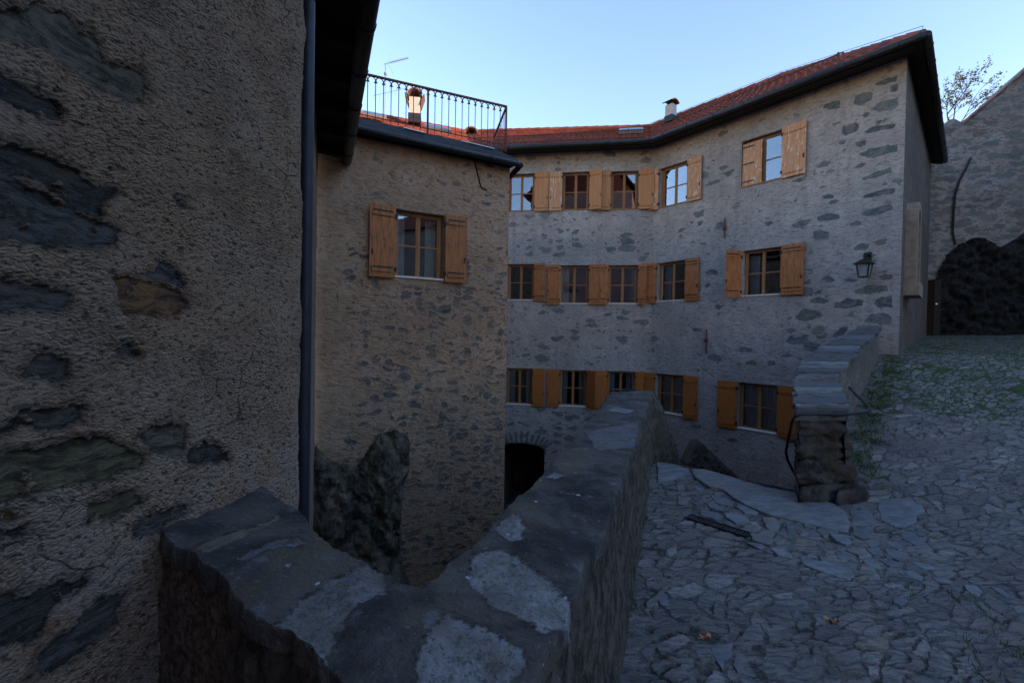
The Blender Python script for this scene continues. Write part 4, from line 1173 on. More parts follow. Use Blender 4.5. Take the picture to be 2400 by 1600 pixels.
# stair wall dropping from the parapet's end
def slab_wall(mb, outline, W, o0, o1, uvs=1.0, sub=10):
    a = [mb.vert(W.pt(s, z, o0), (s, z)) for s, z in outline]; b = [mb.vert(W.pt(s, z, o1), (s, z)) for s, z in outline]
    mb.face(a); mb.face(b[::-1]); n = len(a)
    for k in range(n): mb.face((a[k], a[(k + 1) % n], b[(k + 1) % n], b[k]))
SD = Vector((.66, .75, 0)).normalized()
T0 = PC[-1].copy(); T0.z = 0
WT = Wall(T0, T0 + SD * 4); WT.n = Vector((SD.y, -SD.x, 0))
def grid_wall(W, top, s1, zb, o0, o1, name, parent, mats, n=60, m=24, topw=6):
    mb = MB(); ids = {}
    for i in range(n + 1):
        s = s1 * i / n; zt = top(s)
        for j in range(m + 1):
            z = zb + (zt - zb) * j / m
            o = o1 + .025 * mn.noise(Vector((s * 3, z * 2, 1))) - (.03 * max(0, (j / m - .93) / .07))
            ids[i, j] = mb.vert(W.pt(s, z, o))
        for j in range(1, topw + 1):
            o = o1 - .03 + (o0 - o1 + .03) * j / topw
            ids[i, m + j] = mb.vert(W.pt(s, zt + .012 * mn.noise(Vector((s * 5, j, 2))) - (.03 if j == topw else 0), o))
        ids[i, m + topw + 1] = mb.vert(W.pt(s, zb, o0))
    for i in range(n):
        for j in range(m + topw + 1): mb.face((ids[i, j], ids[i + 1, j], ids[i + 1, j + 1], ids[i, j + 1]), 1 if m <= j < m + topw else 0)
    mb.face([ids[0, j] for j in range(m + topw + 2)]); mb.face([ids[n, j] for j in range(m + topw + 2)][::-1])
    return mb.build(name, mats, parent, True)
def topT(s):
    P = [(0, .88), (.12, .84), (.35, .62), (.6, .34), (.9, -.02), (1.0, -.2), (4, -3.3)]
    for (a, b), (c, d) in zip(P, P[1:]):
        if a <= s <= c: return b + (d - b) * (s - a) / (c - a)
    return P[-1][1]
grid_wall(WT, topT, 4, YARD, -.5, 0, 'stair_parapet', para, [M['pside'], M['coping']], 90)
# the second, lower stair wall
q0 = at_y(1614, 1088, 8.6); q1 = at_y(1641, 1033, 8.4); 
WU = Wall((q0.x, q0.y), (q0.x + .9 * 4, q0.y - .1)); WU.n = Vector((-.02, -1, 0)).normalized()
sPk = WU.hit(1641, 1033)[0]; zPk = WU.hit(1641, 1033)[1]; z0_ = WU.hit(1614, 1088)[1]; s2, z2 = WU.hit(1745, 1132)
def topU(s):
    if s < sPk: return z0_ + (zPk - z0_) * s / sPk
    return zPk + (z2 - zPk) * (s - sPk) / (s2 - sPk)
sw = thing('stair_wall', 'dark pointed stair wall standing in the sunken yard behind the stone threshold', 'wall', (q0.x, q0.y, YARD))
grid_wall(WU, topU, s2 * 1.5, YARD, -.45, 0, 'wall', sw, [M['pside'], M['coping']], 50)
# steps down
mb = MB()
H0 = at_ground(1560, 1098); H1 = at_ground(1905, 1165)
for k in range(14):
    c = (T0 + SD * (.25 + .3 * k)) + Vector((SD.y, -SD.x, 0)) * .85
    mb.box((c.x, c.y, -.32 - .3 * k - .6), SD, Vector((SD.y, -SD.x, 0)), Vector((0, 0, 1)), .17, .9, .6)
st = mb.build('stairs', M['pside']); tag(st, kind='structure')

# ================================================================ LOW WALL AND PILLAR ON THE RIGHT
lw = thing('boundary_wall', 'low rubble wall with slate coping climbing from a rough pillar to the castle corner', 'wall', (3.2, 4.7, 0))
cl = [at_z(1866, 962, ZC - .70), at_y(1866, 880, 5.75), at_y(1893, 832, 6.8), at_y(2016, 764, 9.45)]
crr = [at_z(1990, 962, ZC - .70), at_y(1958, 882, 5.85), at_y(2000, 838, 6.75), at_y(2066, 768, 9.15)]
for i in (1, 2, 3):                                   # both edges of the coping level with each other
    z = (cl[i].z + crr[i].z) / 2; cl[i].z = z; crr[i].z = z
LA = dense(cl, 16); LB = dense(crr, 16)
mb = MB(); ids = []
random.seed(3)
nL = len(LA)
# coping of separate slate slabs laid across the wall
ncop = 38
cuts = [0.0]
while cuts[-1] < 1: cuts.append(cuts[-1] + random.choice((.012, .018, .028, .035, .05)) * random.uniform(.8, 1.25))
cuts[-1] = 1.0; ncop = len(cuts) - 1
for k in range(ncop):
    f0, f1 = cuts[k], cuts[k + 1] - .0015
    def at(L, f):
        x = min(f, .9999) * (len(L) - 1); i = int(x); return L[i].lerp(L[i + 1], x - i)
    h = random.random() * .045 - .01
    P = [at(LA, f0), at(LB, f0), at(LB, f1), at(LA, f1)]
    cx = sum(P, Vector()) / 4
    sh_ = random.uniform(-.045, .045); lat = (P[1] - P[0]).normalized()
    P = [p + (p - cx) * (.01 + random.random() * .06) + lat * sh_ * .6 for p in P]
    Q = []
    for i_, (p, q) in enumerate(zip(P, P[1:] + P[:1])):
        m_ = 7 if i_ in (0, 2) else 2
        for t_ in range(m_): Q.append(p.lerp(q, t_ / m_) + Vector((random.uniform(-.012, .012), random.uniform(-.012, .012), random.uniform(-.006, .006))))
    P = Q; nP = len(P)
    b = [mb.vert((p.x, p.y, p.z - (.13 if k == 0 else .06) + h)) for p in P]; t = [mb.vert((p.x + random.uniform(-.015, .015), p.y + random.uniform(-.015, .015), p.z + h + random.uniform(-.01, .012))) for p in P]
    mb.face(t); mb.face(b[::-1])
    for q in range(nP): mb.face((b[q], b[(q + 1) % nP], t[(q + 1) % nP], t[q]))
tn = [random.choice([(.085, .095, .105), (.11, .12, .13), (.15, .165, .175), (.07, .075, .08)]) for k in range(ncop)]
mb.at['tint'] = [c for c in tn for _ in range(2 * nP)]
mb.build('coping', M['flag'], lw)
mb = MB()
for L, sgn, off in ((LB, 1, .03), (LA, -1, .03)):
    m = 16; base = len(mb.v)
    acc = 0
    for i, p in enumerate(L):
        if i: acc += (L[i] - L[i - 1]).length
        inn = ((LA[i] + LB[i]) / 2 - p).normalized()
        zb = gz(p.x, p.y) - .25 if sgn > 0 else YARD
        for j in range(m + 1):
            z = zb + (p.z - .045 - zb) * j / m
            q = p + inn * (off + .03 * mn.noise(Vector((acc * 4, z * 4, sgn))))
            mb.vert((q.x, q.y, z), (acc, z))
    for i in range(nL - 1):
        for j in range(m): mb.face((base + i * (m + 1) + j, base + (i + 1) * (m + 1) + j, base + (i + 1) * (m + 1) + j + 1, base + i * (m + 1) + j + 1))
mb.build('wall', M['low'], lw, True)
# pillar at the near end: courses of rough blocks
def rough_block(mb, c, ax, ay, hx, hy, hz, seed, n=6, amp=.05):
    b = bmesh.new(); bmesh.ops.create_cube(b, size=2)
    bmesh.ops.subdivide_edges(b, edges=b.edges[:], cuts=n, use_grid_fill=True)
    az = Vector((0, 0, 1)); base = len(mb.v)
    for v in b.verts:
        p = v.co.copy(); r = Vector(p)
        # round the block
        m_ = max(abs(x) for x in p); l = p.length
        p = p * (1 - .16 * max(0, l - 1.15))
        o = amp * (mn.noise(Vector((p.x * 1.3 + seed, p.y * 1.3, p.z * 1.3))) + .5 * mn.noise(Vector((p.x * 3 + seed, p.y * 3, p.z * 3))))
        w_ = Vector(c) + ax * (p.x * hx) + ay * (p.y * hy) + az * (p.z * hz)
        mb.vert(w_ + (ax * p.x + ay * p.y + az * p.z * .5).normalized() * o)
    for f_ in b.faces: mb.face([base + v.index for v in f_.verts])
    b.free()
PLa, PLb = cl[0], crr[0]
pc = (PLa + PLb) / 2; pax = (PLb - PLa).normalized(); pay = Vector((pc.x, pc.y, 0)).normalized()
fy = pay * .27
mb = MB(); zb = -.12
hgts = [(.27, 1.16, .04), (.24, 1.06, .02), (.25, 1.0, .0), (.22, .97, .0)]
z = zb; hw = (PLb - PLa).length / 2
for i, (h, ws, dx) in enumerate(hgts):
    c = pc + fy + pax * (dx + (ws - 1) * hw); rough_block(mb, (c.x, c.y, z + h / 2), pax, pay, hw * ws, .27, h / 2 * 1.06, i * 7.3, 9, .075)
    z += h
rough_block(mb, (PLb.x + .12, PLb.y + .1, -.02), pax, pay, .17, .2, .14, 44)
mb.build('pillar', M['pillar'], lw, True)

# handrail round the pillar
hr = thing('handrail', 'bent black iron handrail wrapping round the front of the stone pillar', 'handrail', V3(pc, 0))
def dep(u, v, d): return at_y(u, v, d)
raw = [dep(1991, 908, 5.15), dep(2010, 928, 4.95), dep(2034, 950, 4.7), dep(2039, 960, 4.62), dep(2030, 966, 4.55), dep(1977, 971, 4.43), dep(1920, 970, 4.38), dep(1876, 971, 4.35), dep(1862, 977, 4.38), dep(1856, 990, 4.45), dep(1847, 1030, 4.75), dep(1842, 1058, 4.95), dep(1846, 1078, 5.05), dep(1860, 1106, 5.15)]
mb = MB(); mb.tube(raw, .014, 8); mb.build('rail', M['iron'], hr, True)
mb = MB(); a_ = dep(1848, 1035, 4.8); mb.bar(a_, a_ + pax * .16, .012); mb.bar(raw[5], raw[5] + pay * .2, .012); mb.build('fixing', M['iron'], hr)

# ================================================================ GROUND
bound = [Vector((-1.2, 1.9, 0)), Vector((-.2, 1.0, 0)), Vector((.08, 1.3, 0)), (PA[-1] + PC[-1]) / 2]
edge_px = [(1548, 1088), (1610, 1098), (1740, 1131), (1870, 1158)]
for q in edge_px: p = at_ground(*q); bound.append(Vector((p.x, p.y, 0)))
mid_l = [(a + b) / 2 for a, b in zip(cl, crr)]
bound += [Vector((p.x, p.y, 0)) for p in mid_l] + [Vector((7.75, 9.4, 0)), WS.pt(1, 0, -.15), WS.pt(7.6, 0, -.2), Vector((13.2, 16.5, 0)), Vector((26, 16.5, 0)), Vector((26, -12, 0)), Vector((-1.9, -12, 0)), Vector((-1.75, -1.6, 0))]
gpoly = [(p.x, p.y) for p in bound]
def ground_mesh():
    mb = MB(); ids = {}
    xs = spaced([(-2, .3, .1), (.3, 3.9, .012), (3.9, 8, .03), (8, 13.4, .07), (13.4, 26, .6)])
    ys = spaced([(-12, 1.6, .4), (1.6, 5.4, .0125), (5.4, 10, .03), (10, 16.5, .07)])
    MO = []
    for j, y in enumerate(ys):
        run = []
        for i, x in enumerate(xs):
            pass
    def vid(i, j):
        if (i, j) not in ids:
            x, y = xs[i], ys[j]
            z = gz(x, y) + .02 * mn.noise(Vector((x * .8, y * .8, 0))) + .012 * mn.noise(Vector((x * 2.3, y * 2.3, 5)))
            ids[i, j] = mb.vert((x, y, z))
            s = .65 * (x - 3.3) + .76 * (y - 4.75)
            m_ = max(0, min(1, (s - 2.1) / 1.6)) * .80
            # along the low wall
            dl = abs((Vector((x, y, 0)) - mid_l[2].to_3d() * Vector((1, 1, 0)).x).length) if False else 0
            MO.append(m_)
        return ids[i, j]
    for j in range(len(ys) - 1):
        yc = (ys[j] + ys[j + 1]) / 2
        # scanline inside test
        xc_in = []
        cr = []
        n = len(gpoly)
        for k in range(n):
            a, b = gpoly[k - 1], gpoly[k]
            if (a[1] > yc) != (b[1] > yc): cr.append(a[0] + (yc - a[1]) * (b[0] - a[0]) / (b[1] - a[1]))
        cr.sort()
        for i in range(len(xs) - 1):
            xc = (xs[i] + xs[i + 1]) / 2
            # skip what lies far outside the view
            if sum(1 for c in cr if c > xc) % 2: mb.face((vid(i, j), vid(i + 1, j), vid(i + 1, j + 1), vid(i, j + 1)))
    mb.at['moss'] = MO
    return mb.build('ground', M['ground'], None, True)
tag(ground_mesh(), kind='structure')
# flagstones ----------------------------------------------------------
F1 = [[(235, 225), (300, 228), (435, 265), (420, 300), (330, 330), (240, 340)], [(560, 425), (630, 435), (712, 470), (690, 500), (600, 470)],
 [(540, 485), (590, 480), (640, 505), (635, 528), (560, 505)], [(500, 520), (600, 535), (630, 555), (600, 578), (500, 550)], [(650, 540), (740, 545), (790, 570), (810, 605), (720, 605), (660, 565)],
 [(715, 495), (760, 490), (850, 535), (850, 555), (770, 540)], [(880, 565), (940, 565), (985, 600), (980, 660), (930, 655), (900, 620)], [(1020, 605), (1060, 610), (1078, 640), (1070, 675), (1040, 670)],
 [(1100, 630), (1200, 640), (1235, 665), (1220, 690), (1150, 675)], [(1290, 665), (1400, 675), (1425, 720), (1390, 740), (1330, 710)], [(1430, 620), (1520, 630), (1560, 655), (1500, 700), (1440, 670)],
 [(800, 665), (900, 670), (945, 700), (930, 735), (820, 705)], [(780, 710), (880, 725), (910, 745), (860, 755)], [(925, 760), (1000, 755), (1060, 800), (1070, 820), (980, 805)],
 [(1100, 800), (1200, 830), (1330, 850), (1440, 890), (1445, 930), (1400, 950), (1250, 900), (1120, 850)], [(1230, 795), (1320, 815), (1410, 855), (1340, 860), (1240, 825)], [(1320, 775), (1400, 785), (1420, 830), (1350, 825)],
 [(350, 365), (400, 360), (412, 395), (360, 405)], [(460, 375), (525, 380), (500, 410)], [(360, 440), (440, 440), (410, 490), (360, 480)],
 [(570, 1360), (700, 1340), (690, 1420), (625, 1500), (590, 1450)], [(720, 1400), (780, 1420), (770, 1500), (730, 1520), (700, 1470)], [(850, 1210), (1000, 1290), (990, 1320), (900, 1280)],
 [(225, 1060), (290, 1040), (330, 1130), (260, 1110)], [(330, 1095), (380, 1050), (440, 1090), (380, 1130)], [(1060, 1150), (1100, 1145), (1115, 1190), (1070, 1185)], [(770, 1110), (860, 1070), (930, 1095), (830, 1120)]]
F2 = [[(400, 490), (440, 455), (600, 455), (690, 500), (700, 540), (650, 555), (640, 600), (520, 620), (430, 580)], [(240, 520), (350, 520), (410, 590), (380, 615), (260, 600)], [(245, 450), (330, 450), (345, 500), (260, 505)],
 [(540, 650), (620, 650), (730, 740), (640, 740), (560, 700)], [(445, 710), (520, 715), (605, 775), (540, 770)], [(310, 715), (410, 690), (430, 730), (370, 745)], [(450, 755), (520, 760), (575, 820), (540, 835), (480, 800)],
 [(215, 755), (330, 760), (350, 785), (300, 800), (220, 775)], [(330, 755), (420, 750), (450, 805), (380, 790)], [(640, 760), (740, 765), (790, 820), (700, 815)], [(300, 820), (380, 820), (440, 885), (360, 875)],
 [(280, 865), (380, 885), (420, 915), (330, 915)], [(415, 830), (540, 840), (570, 875), (480, 870)], [(610, 835), (720, 840), (795, 880), (780, 890), (680, 875)], [(520, 885), (640, 895), (700, 935), (680, 955), (560, 920)],
 [(740, 930), (830, 935), (880, 970), (860, 980), (770, 960)], [(940, 985), (1000, 985), (1055, 1030), (1040, 1060), (980, 1035)], [(1105, 995), (1160, 1000), (1245, 1070), (1200, 1065)],
 [(500, 1055), (560, 1050), (605, 1085), (560, 1115), (510, 1090)], [(215, 1380), (300, 1400), (350, 1440), (320, 1465), (240, 1440)]]
def flag(mb, pts, h, tint, T):
    P = [at_ground(*q) for q in pts]; n = len(P)
    # break the straight edges a little
    Q = []
    for a, b in zip(P, P[1:] + P[:1]):
        m = max(1, int((b - a).length / .05))
        for k in range(m):
            q = a.lerp(b, k / m); Q.append(q + Vector((random.uniform(-1, 1), random.uniform(-1, 1), 0)) * .007)
    c = sum(Q, Vector()) / len(Q); n = len(Q)
    tilt = Vector((random.uniform(-.02, .02), random.uniform(-.02, .02), 0))
    def rg(sc, dz): return [mb.vert((c.x + (q.x - c.x) * sc, c.y + (q.y - c.y) * sc, gz(q.x, q.y) + dz + tilt.dot(q - c))) for q in Q]
    r = [rg(1.0, -.03), rg(.99, h - .006), rg(.95, h)]
    cc = mb.vert((c.x, c.y, gz(c.x, c.y) + h + .003))
    for a, b in zip(r, r[1:]):
        for k in range(n): mb.face((a[k], a[(k + 1) % n], b[(k + 1) % n], b[k]))
    for k in range(n): mb.face((r[2][k], r[2][(k + 1) % n], cc))
    T += [tint] * (3 * n + 1)
random.seed(5)
mb = MB(); T = []
TN = [(.17, .19, .205), (.15, .165, .18), (.20, .22, .235), (.185, .18, .17), (.13, .15, .165)]
for pl in F1: flag(mb, [(1450 + x / 2.613, 1000 + y / 2.613) for x, y in pl], random.uniform(.012, .026), random.choice(TN), T)
for pl in F2: flag(mb, [(1900 + x / 2.614, 1000 + y / 2.614) for x, y in pl], random.uniform(.012, .026), random.choice(TN), T)
mb.at['tint'] = T
tag(mb.build('flagstone_paving', M['flag'], None, False), kind='structure')
slab_px = [(438, 275), (520, 275), (640, 310), (760, 345), (900, 385), (1080, 418), (1230, 440), (1330, 490), (1400, 540), (1420, 600), (1410, 660), (1250, 630), (1080, 590), (900, 545), (780, 495), (700, 450), (640, 400), (560, 385), (470, 330)]
mb = MB(); T = []; flag(mb, [(1450 + x / 2.613, 1000 + y / 2.613) for x, y in slab_px], .035, (.19, .20, .205), T); mb.at['tint'] = T
sl = mb.build('stone_slab', M['flag'], None, False)
tag(sl, 'long pale grey threshold slab lying at the head of the stairs before the pillar', 'slab')
# riser under the ground's edge
mb = MB(); E = [at_ground(*q) for q in [(1530, 1086)] + edge_px + [(1900, 1165)]]
k = 0
for a, b in zip(E, E[1:]):
    i = [mb.vert((a.x, a.y, .01), (k, 0)), mb.vert((b.x, b.y, .01), (k + 1, 0)), mb.vert((b.x, b.y, YARD), (k + 1, -4)), mb.vert((a.x, a.y, YARD), (k, -4))]; k += 1
    mb.face(i)
tag(mb.build('terrace_edge', M['low']), kind='structure')
# yard floor
mb = MB(); mb.abox((0, 10, YARD - .05), 150, 150, .05)
tag(mb.build('yard_floor', M['floor']), kind='structure')

# drain grate
gp = [at_ground(*q) for q in ((1614.6, 1208), (1611, 1219), (1752, 1265), (1756, 1251))]
dr = thing('drain_grate', 'narrow black iron drain grate set in the paving before the threshold slab', 'grate', gp[0])
a0 = (gp[0] + gp[1]) / 2; a1 = (gp[2] + gp[3]) / 2; L_ = (a1 - a0); ax = L_.normalized(); ay = Vector((-ax.y, ax.x, 0)); hwid = .052; zz = .0
mb = MB()
for e in (-1, 1): mb.bar(a0 + ay * (e * hwid) + Vector((0, 0, .012)), a1 + ay * (e * hwid) + Vector((0, 0, .012)), .012, .03)
for q in (a0, a1): mb.bar(q - ay * (hwid - .006) + Vector((0, 0, .011)), q + ay * (hwid - .006) + Vector((0, 0, .011)), .012, .028)
mb.build('frame', M['grate'], dr)
mb = MB(); n = 19
for k in range(1, n): q = a0.lerp(a1, k / n); mb.bar(q - ay * (hwid - .008) + Vector((0, 0, .012)), q + ay * (hwid - .008) + Vector((0, 0, .012)), .013, .02)
mb.build('bars', M['grate'], dr)
mb = MB(); mb.box((a0 + a1) / 2 + Vector((0, 0, -.008)), ax, ay, Vector((0, 0, 1)), L_.length / 2 - .01, hwid - .008, .006); mb.build('channel', M['room'], dr)

# fallen leaves
def leaf(u, v, size, yaw, label):
    p = at_ground(u, v); mb = MB()
    o = []
    for k in range(24):
        t = k / 24 * 2 * math.pi; r = size * (.55 + .45 * abs(math.cos(2.5 * t)) ** .7) * (1.2 if k in (0, 1, 23) else 1)
        o.append(mb.vert((p.x + math.cos(t + yaw) * r * 1.25, p.y + math.sin(t + yaw) * r * .8, p.z + .03 + .012 * math.sin(3 * t + yaw))))
    c = mb.vert((p.x, p.y, p.z + .022))
    for k in range(24): mb.face((o[k], o[(k + 1) % 24], c))
    mb.bar((p.x - math.cos(yaw) * size * .5, p.y - math.sin(yaw) * size * .5, p.z + .025), (p.x - math.cos(yaw) * size * 2, p.y - math.sin(yaw) * size * 2, p.z + .03), .003)
    tag(mb.build('fallen_leaf', M['leafdry']), label, 'leaf', 'dry leaves on the paving')
leaf(1652, 1502, .026, .4, 'pale dry fallen leaf on the paving nearer to the parapet')
leaf(1946, 1463, .03, 2.2, 'reddish brown fallen leaf on the paving farther from the parapet')

# grass tufts in the joints (uncountable)
random.seed(11)
mb = MB()
def tuft(x, y, n, h, spread):
    z = gz(x, y)
    for k in range(n):
        bx, by = x + random.gauss(0, spread), y + random.gauss(0, spread); a = random.random() * 6.28; hh = h * random.uniform(.5, 1.2); w_ = .004
        t = Vector((bx + random.gauss(0, hh * .5), by + random.gauss(0, hh * .5), gz(bx, by) + hh))
        i = [mb.vert((bx - math.cos(a) * w_, by - math.sin(a) * w_, gz(bx, by) - .01)), mb.vert((bx + math.cos(a) * w_, by + math.sin(a) * w_, gz(bx, by) - .01)), mb.vert(t)]
        mb.face(i)
for k in range(120):
    f_ = random.random(); i = f_ * (len(LB) - 1.01); p = LB[int(i)].lerp(LB[int(i) + 1], i % 1)
    if f_ > .12: tuft(p.x + random.uniform(.05, .35), p.y - random.uniform(.0, .25), 34, .075, .05)
for k in range(420):
    u, v = random.uniform(2030, 2420), random.uniform(800, 935); p = at_ground(u, v)
    if mn.noise(Vector((p.x * .9, p.y * .9, 3))) > -.05: tuft(p.x, p.y, 22, .055, .08)
for u, v, n in ((2062, 1082, 60), (1987, 1221, 24), (1495, 1385, 40), (1485, 1420, 30)):
    p = at_ground(u, v); tuft(p.x, p.y, n, .035, .03)
tag(mb.build('grass', M['grass']), kind='stuff')

# ================================================================ ROCK UNDER THE OCHRE BUILDING
def rock_on_wall(W, px, depth, res, name, mat, label, cat, seed, nz=1.0):
    poly = [W.hit(u, v) for u, v in px]
    a0, a1 = min(p[0] for p in poly) - .05, max(p[0] for p in poly) + .05; b0, b1 = min(p[1] for p in poly), max(p[1] for p in poly)
    mb = MB(); ids = {}; ni, nj = int((a1 - a0) / res), int((b1 - b0) / res)
    def vid(i, j):
        if (i, j) in ids: return ids[i, j]
        s, z = a0 + i * res, b0 + j * res
        ins = inside((s, z), poly); d = pdist((s, z), poly)
        h = -.1
        if ins:
            e = min(1, d / (.55 * depth + .12))
            P = Vector((s * 1.5, z * 1.1, seed))
            h = depth * (e ** .5) * (.65 + .5 * mn.noise(P)) + .16 * nz * abs(mn.noise(P * 2.3)) + .07 * nz * mn.noise(P * 5) + .03 * mn.noise(P * 13)
            h += .11 * nz * (abs(mn.noise(P * 3.1 + Vector((0, 0, 5)))) - .2)
            # ledges
            h += .06 * nz * (abs(((z * 1.7 + s * 1.1 + mn.noise(P)) % 1) - .5))
        jx = .4 * res * mn.noise(Vector((s * 9, z * 9, seed)))
        ids[i, j] = mb.vert(W.pt(s + jx, z + jx, h)); return ids[i, j]
    for j in range(nj):
        for i in range(ni):
            c = (a0 + (i + .5) * res, b0 + (j + .5) * res)
            if inside(c, poly): mb.face((vid(i, j), vid(i + 1, j), vid(i + 1, j + 1), vid(i, j + 1)))
    o = mb.build(name, mat, None, False); tag(o, label, cat); return o
rock_on_wall(WM, [(700, 1045), (740, 1042), (775, 1078), (838, 1092), (866, 1045), (890, 1013), (930, 1004), (956, 1022), (960, 1050), (956, 1100), (945, 1130), (938, 1200), (936, 1260), (945, 1330), (985, 1420), (980, 1700), (700, 1700)], .5, .022, 'rock_outcrop', M['rock'], 'mossy dark bedrock finger rising against the foot of the ochre building', 'rock', 3)

# ================================================================ KEEP AND ROCK AT THE RIGHT
WKp = Wall((12.2, 15.4), (17.6, 13.6))
keep = thing('castle_keep', 'tall rubble stone keep wall with a sloping tiled verge behind the paved ramp', 'keep', (14, 15, 1))
sh = [WKp.hit(u, v) for u, v in ((2150, 305), (2222, 300), (2226, 280), (2236, 276), (2246, 282), (2258, 292), (2400, 164), (2500, 78))]
mb = MB(); D_ = []
zb = -.5
n = 70; sN = 7.5
def topK(s):
    for (a, b), (c, d) in zip(sh, sh[1:]):
        if a <= s <= c: return b + (d - b) * (s - a) / (c - a)
    return sh[0][1] if s < sh[0][0] else sh[-1][1] + (s - sh[-1][0]) * .9
mm = 50; s00 = -1.2
for i in range(n + 1):
    s = s00 + (sN - s00) * i / n; zt = topK(s)
    for j in range(mm + 1):
        z = zb + (zt - zb) * j / mm
        mb.vert(WKp.pt(s, z, .07 * mn.noise(Vector((s * 1.2, z * 1.2, 4))) + .04 * mn.noise(Vector((s * 4, z * 4, 1)))), (s, z)); D_.append(-1.0 if s < 1.0 + .25 * math.sin(z * 1.3) else .25)
for i in range(n):
    for j in range(mm): mb.face((i * (mm + 1) + j, (i + 1) * (mm + 1) + j, (i + 1) * (mm + 1) + j + 1, i * (mm + 1) + j + 1))
bb = len(mb.v)
for i in range(n + 1):
    s = s00 + (sN - s00) * i / n
    mb.vert(WKp.pt(s, topK(s), -.9), (s, topK(s) + .9)); mb.vert(WKp.pt(s, zb, -.9), (s, 0)); D_ += [0, 0]
for i in range(n):
    mb.face((i * (mm + 1) + mm, (i + 1) * (mm + 1) + mm, bb + 2 * i + 2, bb + 2 * i)); mb.face((bb + 2 * i, bb + 2 * i + 2, bb + 2 * i + 3, bb + 2 * i + 1))
mb.at['dens'] = D_
mb.build('wall', M['keep'], keep, True)
mb = MB()
p, q = sh[5], (sN, topK(sN)); nt = 26
for k in range(nt):
    f0, f1 = k / nt, (k + 1.1) / nt
    a = WKp.pt(p[0] + (q[0] - p[0]) * f0, p[1] + (q[1] - p[1]) * f0 + .02, -.4); b = WKp.pt(p[0] + (q[0] - p[0]) * f1, p[1] + (q[1] - p[1]) * f1 + .06, -.4)
    mb.bar(a, b, .96, .016)
    for i in range(len(mb.v) - 8, len(mb.v)): mb.uv[i] = (k * .2 + .1, .5)
mb.build('verge_tiles', M['tile'], keep)
mb = MB(); cr = [WKp.hit(u, v) for u, v in ((2272, 372), (2262, 395), (2246, 425), (2236, 455), (2232, 500), (2230, 545), (2236, 575))]
mb.tube([WKp.pt(s, z, .07) for s, z in cr], .03, 6); mb.build('cable', M['iron'], keep)
rock_on_wall(WKp, [(2192, 800), (2186, 690), (2196, 640), (2215, 600), (2245, 572), (2285, 556), (2325, 570), (2345, 580), (2375, 562), (2400, 545), (2480, 500), (2560, 480), (2560, 820), (2192, 820)], .25, .05, 'rock_outcrop', M['shaderock'], 'rock face at the foot of the keep, coloured near black for the shade of a hollow', 'rock', 8, 1.6)
# dark post at the wall's foot
p = WKp.hit(2176, 785); q = WKp.hit(2176, 662)
pst = thing('gate_post', 'dark weathered timber post standing between castle side wall and keep', 'post', WKp.pt(p[0], p[1], .25))
mb = MB(); b_ = WKp.pt(p[0], p[1] - .2, .25); t_ = WKp.pt(p[0], q[1], .25); mb.bar(b_, t_, .26, .22, up=Vector((1, 0, 0)))
mb.bar(t_, t_ + Vector((0, 0, .05)), .3, .26, up=Vector((1, 0, 0))); mb.build('shaft', M['soffit'], pst)
mb = MB(); h_ = b_.lerp(t_, .62); mb.bar(h_ + WKp.n * .1, h_ + WKp.n * .17, .05); mb.build('latch', M['zinc'], pst)

# sparse tree behind
random.seed(21)
tb = at_y(2238, 300, 19.5); tb.z -= 1.0
tree = thing('tree', 'small sparse tree with pale yellow green leaves behind the keep wall', 'tree', tb)
mb = MB(); tips = []
def branch(p, d, L, r, lev):
    pts = [p]; dd_ = d.copy()
    for k in range(5):
        dd_ = (dd_ + Vector((random.gauss(0, .16), random.gauss(0, .16), random.gauss(.02, .12)))).normalized()
        pts.append(pts[-1] + dd_ * (L / 5))
    mb.tube(pts, [r * (1 - .13 * k) for k in range(6)], 5)
    if lev == 0: tips.extend(pts[2:]); return
    for k in range(5 if lev > 1 else 4):
        q = pts[random.randint(2, 5)]; a = random.random() * 6.28
        nd = (dd_ * .8 + Vector((math.cos(a), math.sin(a), random.uniform(-.1, .5))) * .75).normalized()
        branch(q, nd, L * random.uniform(.5, .72), r * .5, lev - 1)
branch(tb, Vector((-.1, 0, 1)), 1.75, .06, 3)
mb.build('trunk', M['bark'], tree)
mb = MB()
for p in tips:
    for k in range(4):
        c = p + Vector((random.gauss(0, .05), random.gauss(0, .05), random.gauss(0, .05))); a = Vector((random.gauss(0, 1), random.gauss(0, 1), random.gauss(0, .6))).normalized(); b = a.cross(Vector((random.gauss(0, 1), random.gauss(0, 1), 1))).normalized()
        s = random.uniform(.03, .06)
        mb.face([mb.vert(c - a * s), mb.vert(c + b * s * .5), mb.vert(c + a * s), mb.vert(c - b * s * .5)])
mb.build('crown', M['leaf'], tree)

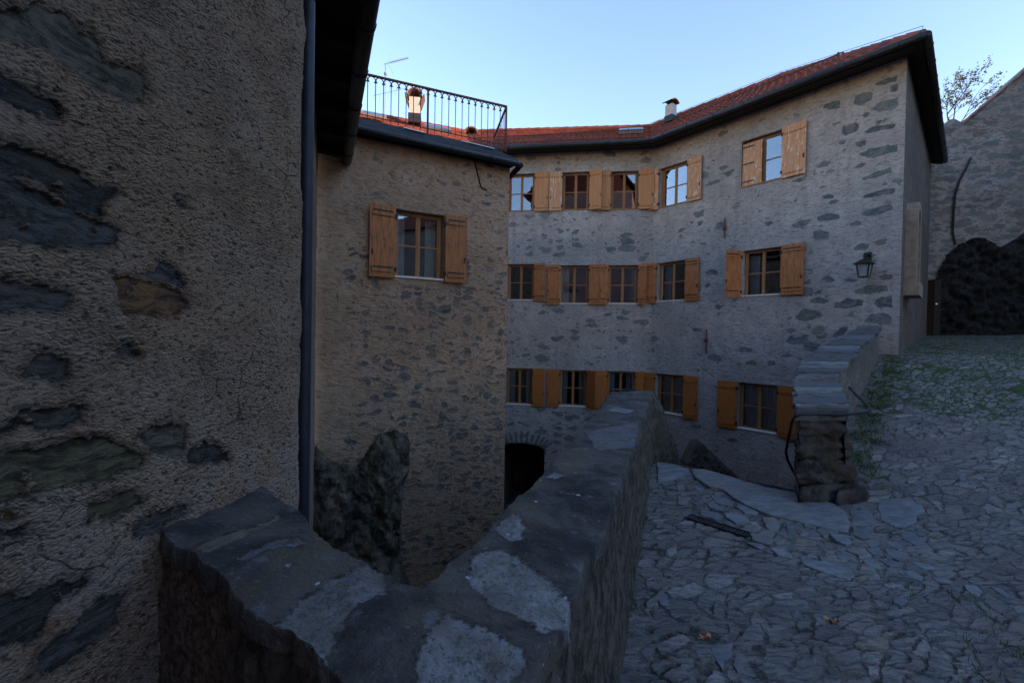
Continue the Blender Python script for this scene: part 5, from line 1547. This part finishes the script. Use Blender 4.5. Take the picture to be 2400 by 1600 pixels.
# ================================================================ HOUSE BEHIND THE CAMERA, AND A RANGE ADDED FOR SHADE
def bldg(name, label, x0, x1, y0, y1, z1, mat, ridge=None, axis='x'):
    t = thing(name, label, 'building', ((x0 + x1) / 2, (y0 + y1) / 2, 0)); mb = MB(); H = z1
    for (ax_, ay_), (bx_, by_) in zip(((x0, y0), (x1, y0), (x1, y1), (x0, y1)), ((x1, y0), (x1, y1), (x0, y1), (x0, y0))):
        L = math.hypot(bx_ - ax_, by_ - ay_)
        mb.face([mb.vert((ax_, ay_, -.5), (0, 0)), mb.vert((bx_, by_, -.5), (L, 0)), mb.vert((bx_, by_, H), (L, H)), mb.vert((ax_, ay_, H), (0, H))])
    mb.at['dens'] = [0.0] * len(mb.v)
    mb.build('wall', mat, t)
    mb = MB(); o = .4
    if axis == 'x':
        ym = (y0 + y1) / 2
        tiled(mb, (x0 - o, y1 + o, H), (x1 + o, y1 + o, H), (x0 - o, ym, ridge), (x1 + o, ym, ridge), 8, .5)
        tiled(mb, (x0 - o, y0 - o, H), (x1 + o, y0 - o, H), (x0 - o, ym, ridge), (x1 + o, ym, ridge), 8, .5)
    else:
        xm = (x0 + x1) / 2
        tiled(mb, (x0 - o, y0 - o, H), (x0 - o, y1 + o, H), (xm, y0 - o, ridge), (xm, y1 + o, ridge), 8, .5)
        tiled(mb, (x1 + o, y0 - o, H), (x1 + o, y1 + o, H), (xm, y0 - o, ridge), (xm, y1 + o, ridge), 8, .5)
        for yy in (y0, y1):
            mb.face([mb.vert((x0, yy, H), (0, 0)), mb.vert((x1, yy, H), (1, 0)), mb.vert((xm, yy, ridge), (.5, 1))])
    mb.build('roof', M['tile'], t)
    return t
bldg('house', 'reddish plastered house with tiled gable mirrored in the castle windows', -4.6, 2.5, -14, -3.4, 11.6, M['house'], 16.0, 'y')
bldg('shade_range', 'unseen stone range added on the right to shade the whole court', 19.5, 26, -26, 13.2, 10.2, M['keep'], 12.7, 'y')  # out of view, added to block the sun; ridge height sets the shadow line

# ================================================================ LIGHT AND CAMERA
SUN_EL = 9.0; sdir = Vector((.86, -.51, 0)).normalized()
sundir = Vector((sdir.x * math.cos(R(SUN_EL)), sdir.y * math.cos(R(SUN_EL)), math.sin(R(SUN_EL))))
lt = bpy.data.lights.new('sun', 'SUN'); lt.energy = 2.2; lt.angle = R(.5); lt.color = (1, .62, .36)
so = bpy.data.objects.new('sun', lt); COL.objects.link(so); so.rotation_euler = sundir.to_track_quat('Z', 'Y').to_euler()
wd = bpy.data.worlds.new('World'); S.world = wd; wd.use_nodes = True
nt = wd.node_tree; bg = nt.nodes['Background']; sky = nt.nodes.new('ShaderNodeTexSky'); sky.sky_type = 'NISHITA'; sky.sun_disc = False
sky.sun_elevation = R(SUN_EL); sky.sun_rotation = math.atan2(sdir.x, sdir.y); sky.air_density = 1.25; sky.dust_density = 0.0; sky.ozone_density = 3.0
tn_ = nt.nodes.new('ShaderNodeMix'); tn_.data_type = 'RGBA'; tn_.blend_type = 'MULTIPLY'; tn_.inputs[0].default_value = 1
tn_.inputs[7].default_value = (1.19, .955, .975, 1); nt.links.new(sky.outputs[0], tn_.inputs[6]); nt.links.new(tn_.outputs[2], bg.inputs[0]); bg.inputs[1].default_value = .15
cam = bpy.data.cameras.new('camera'); co = bpy.data.objects.new('camera', cam); COL.objects.link(co)
cam.sensor_width = 36; cam.lens = F / 2400 * 36; cam.clip_end = 1000; cam.clip_start = .05
co.matrix_world = Matrix.Translation(CAM) @ CM.to_4x4()
S.camera = co
S.view_settings.view_transform = 'Standard'; S.view_settings.look = 'None'; S.view_settings.exposure = 2.15; S.view_settings.gamma = 1
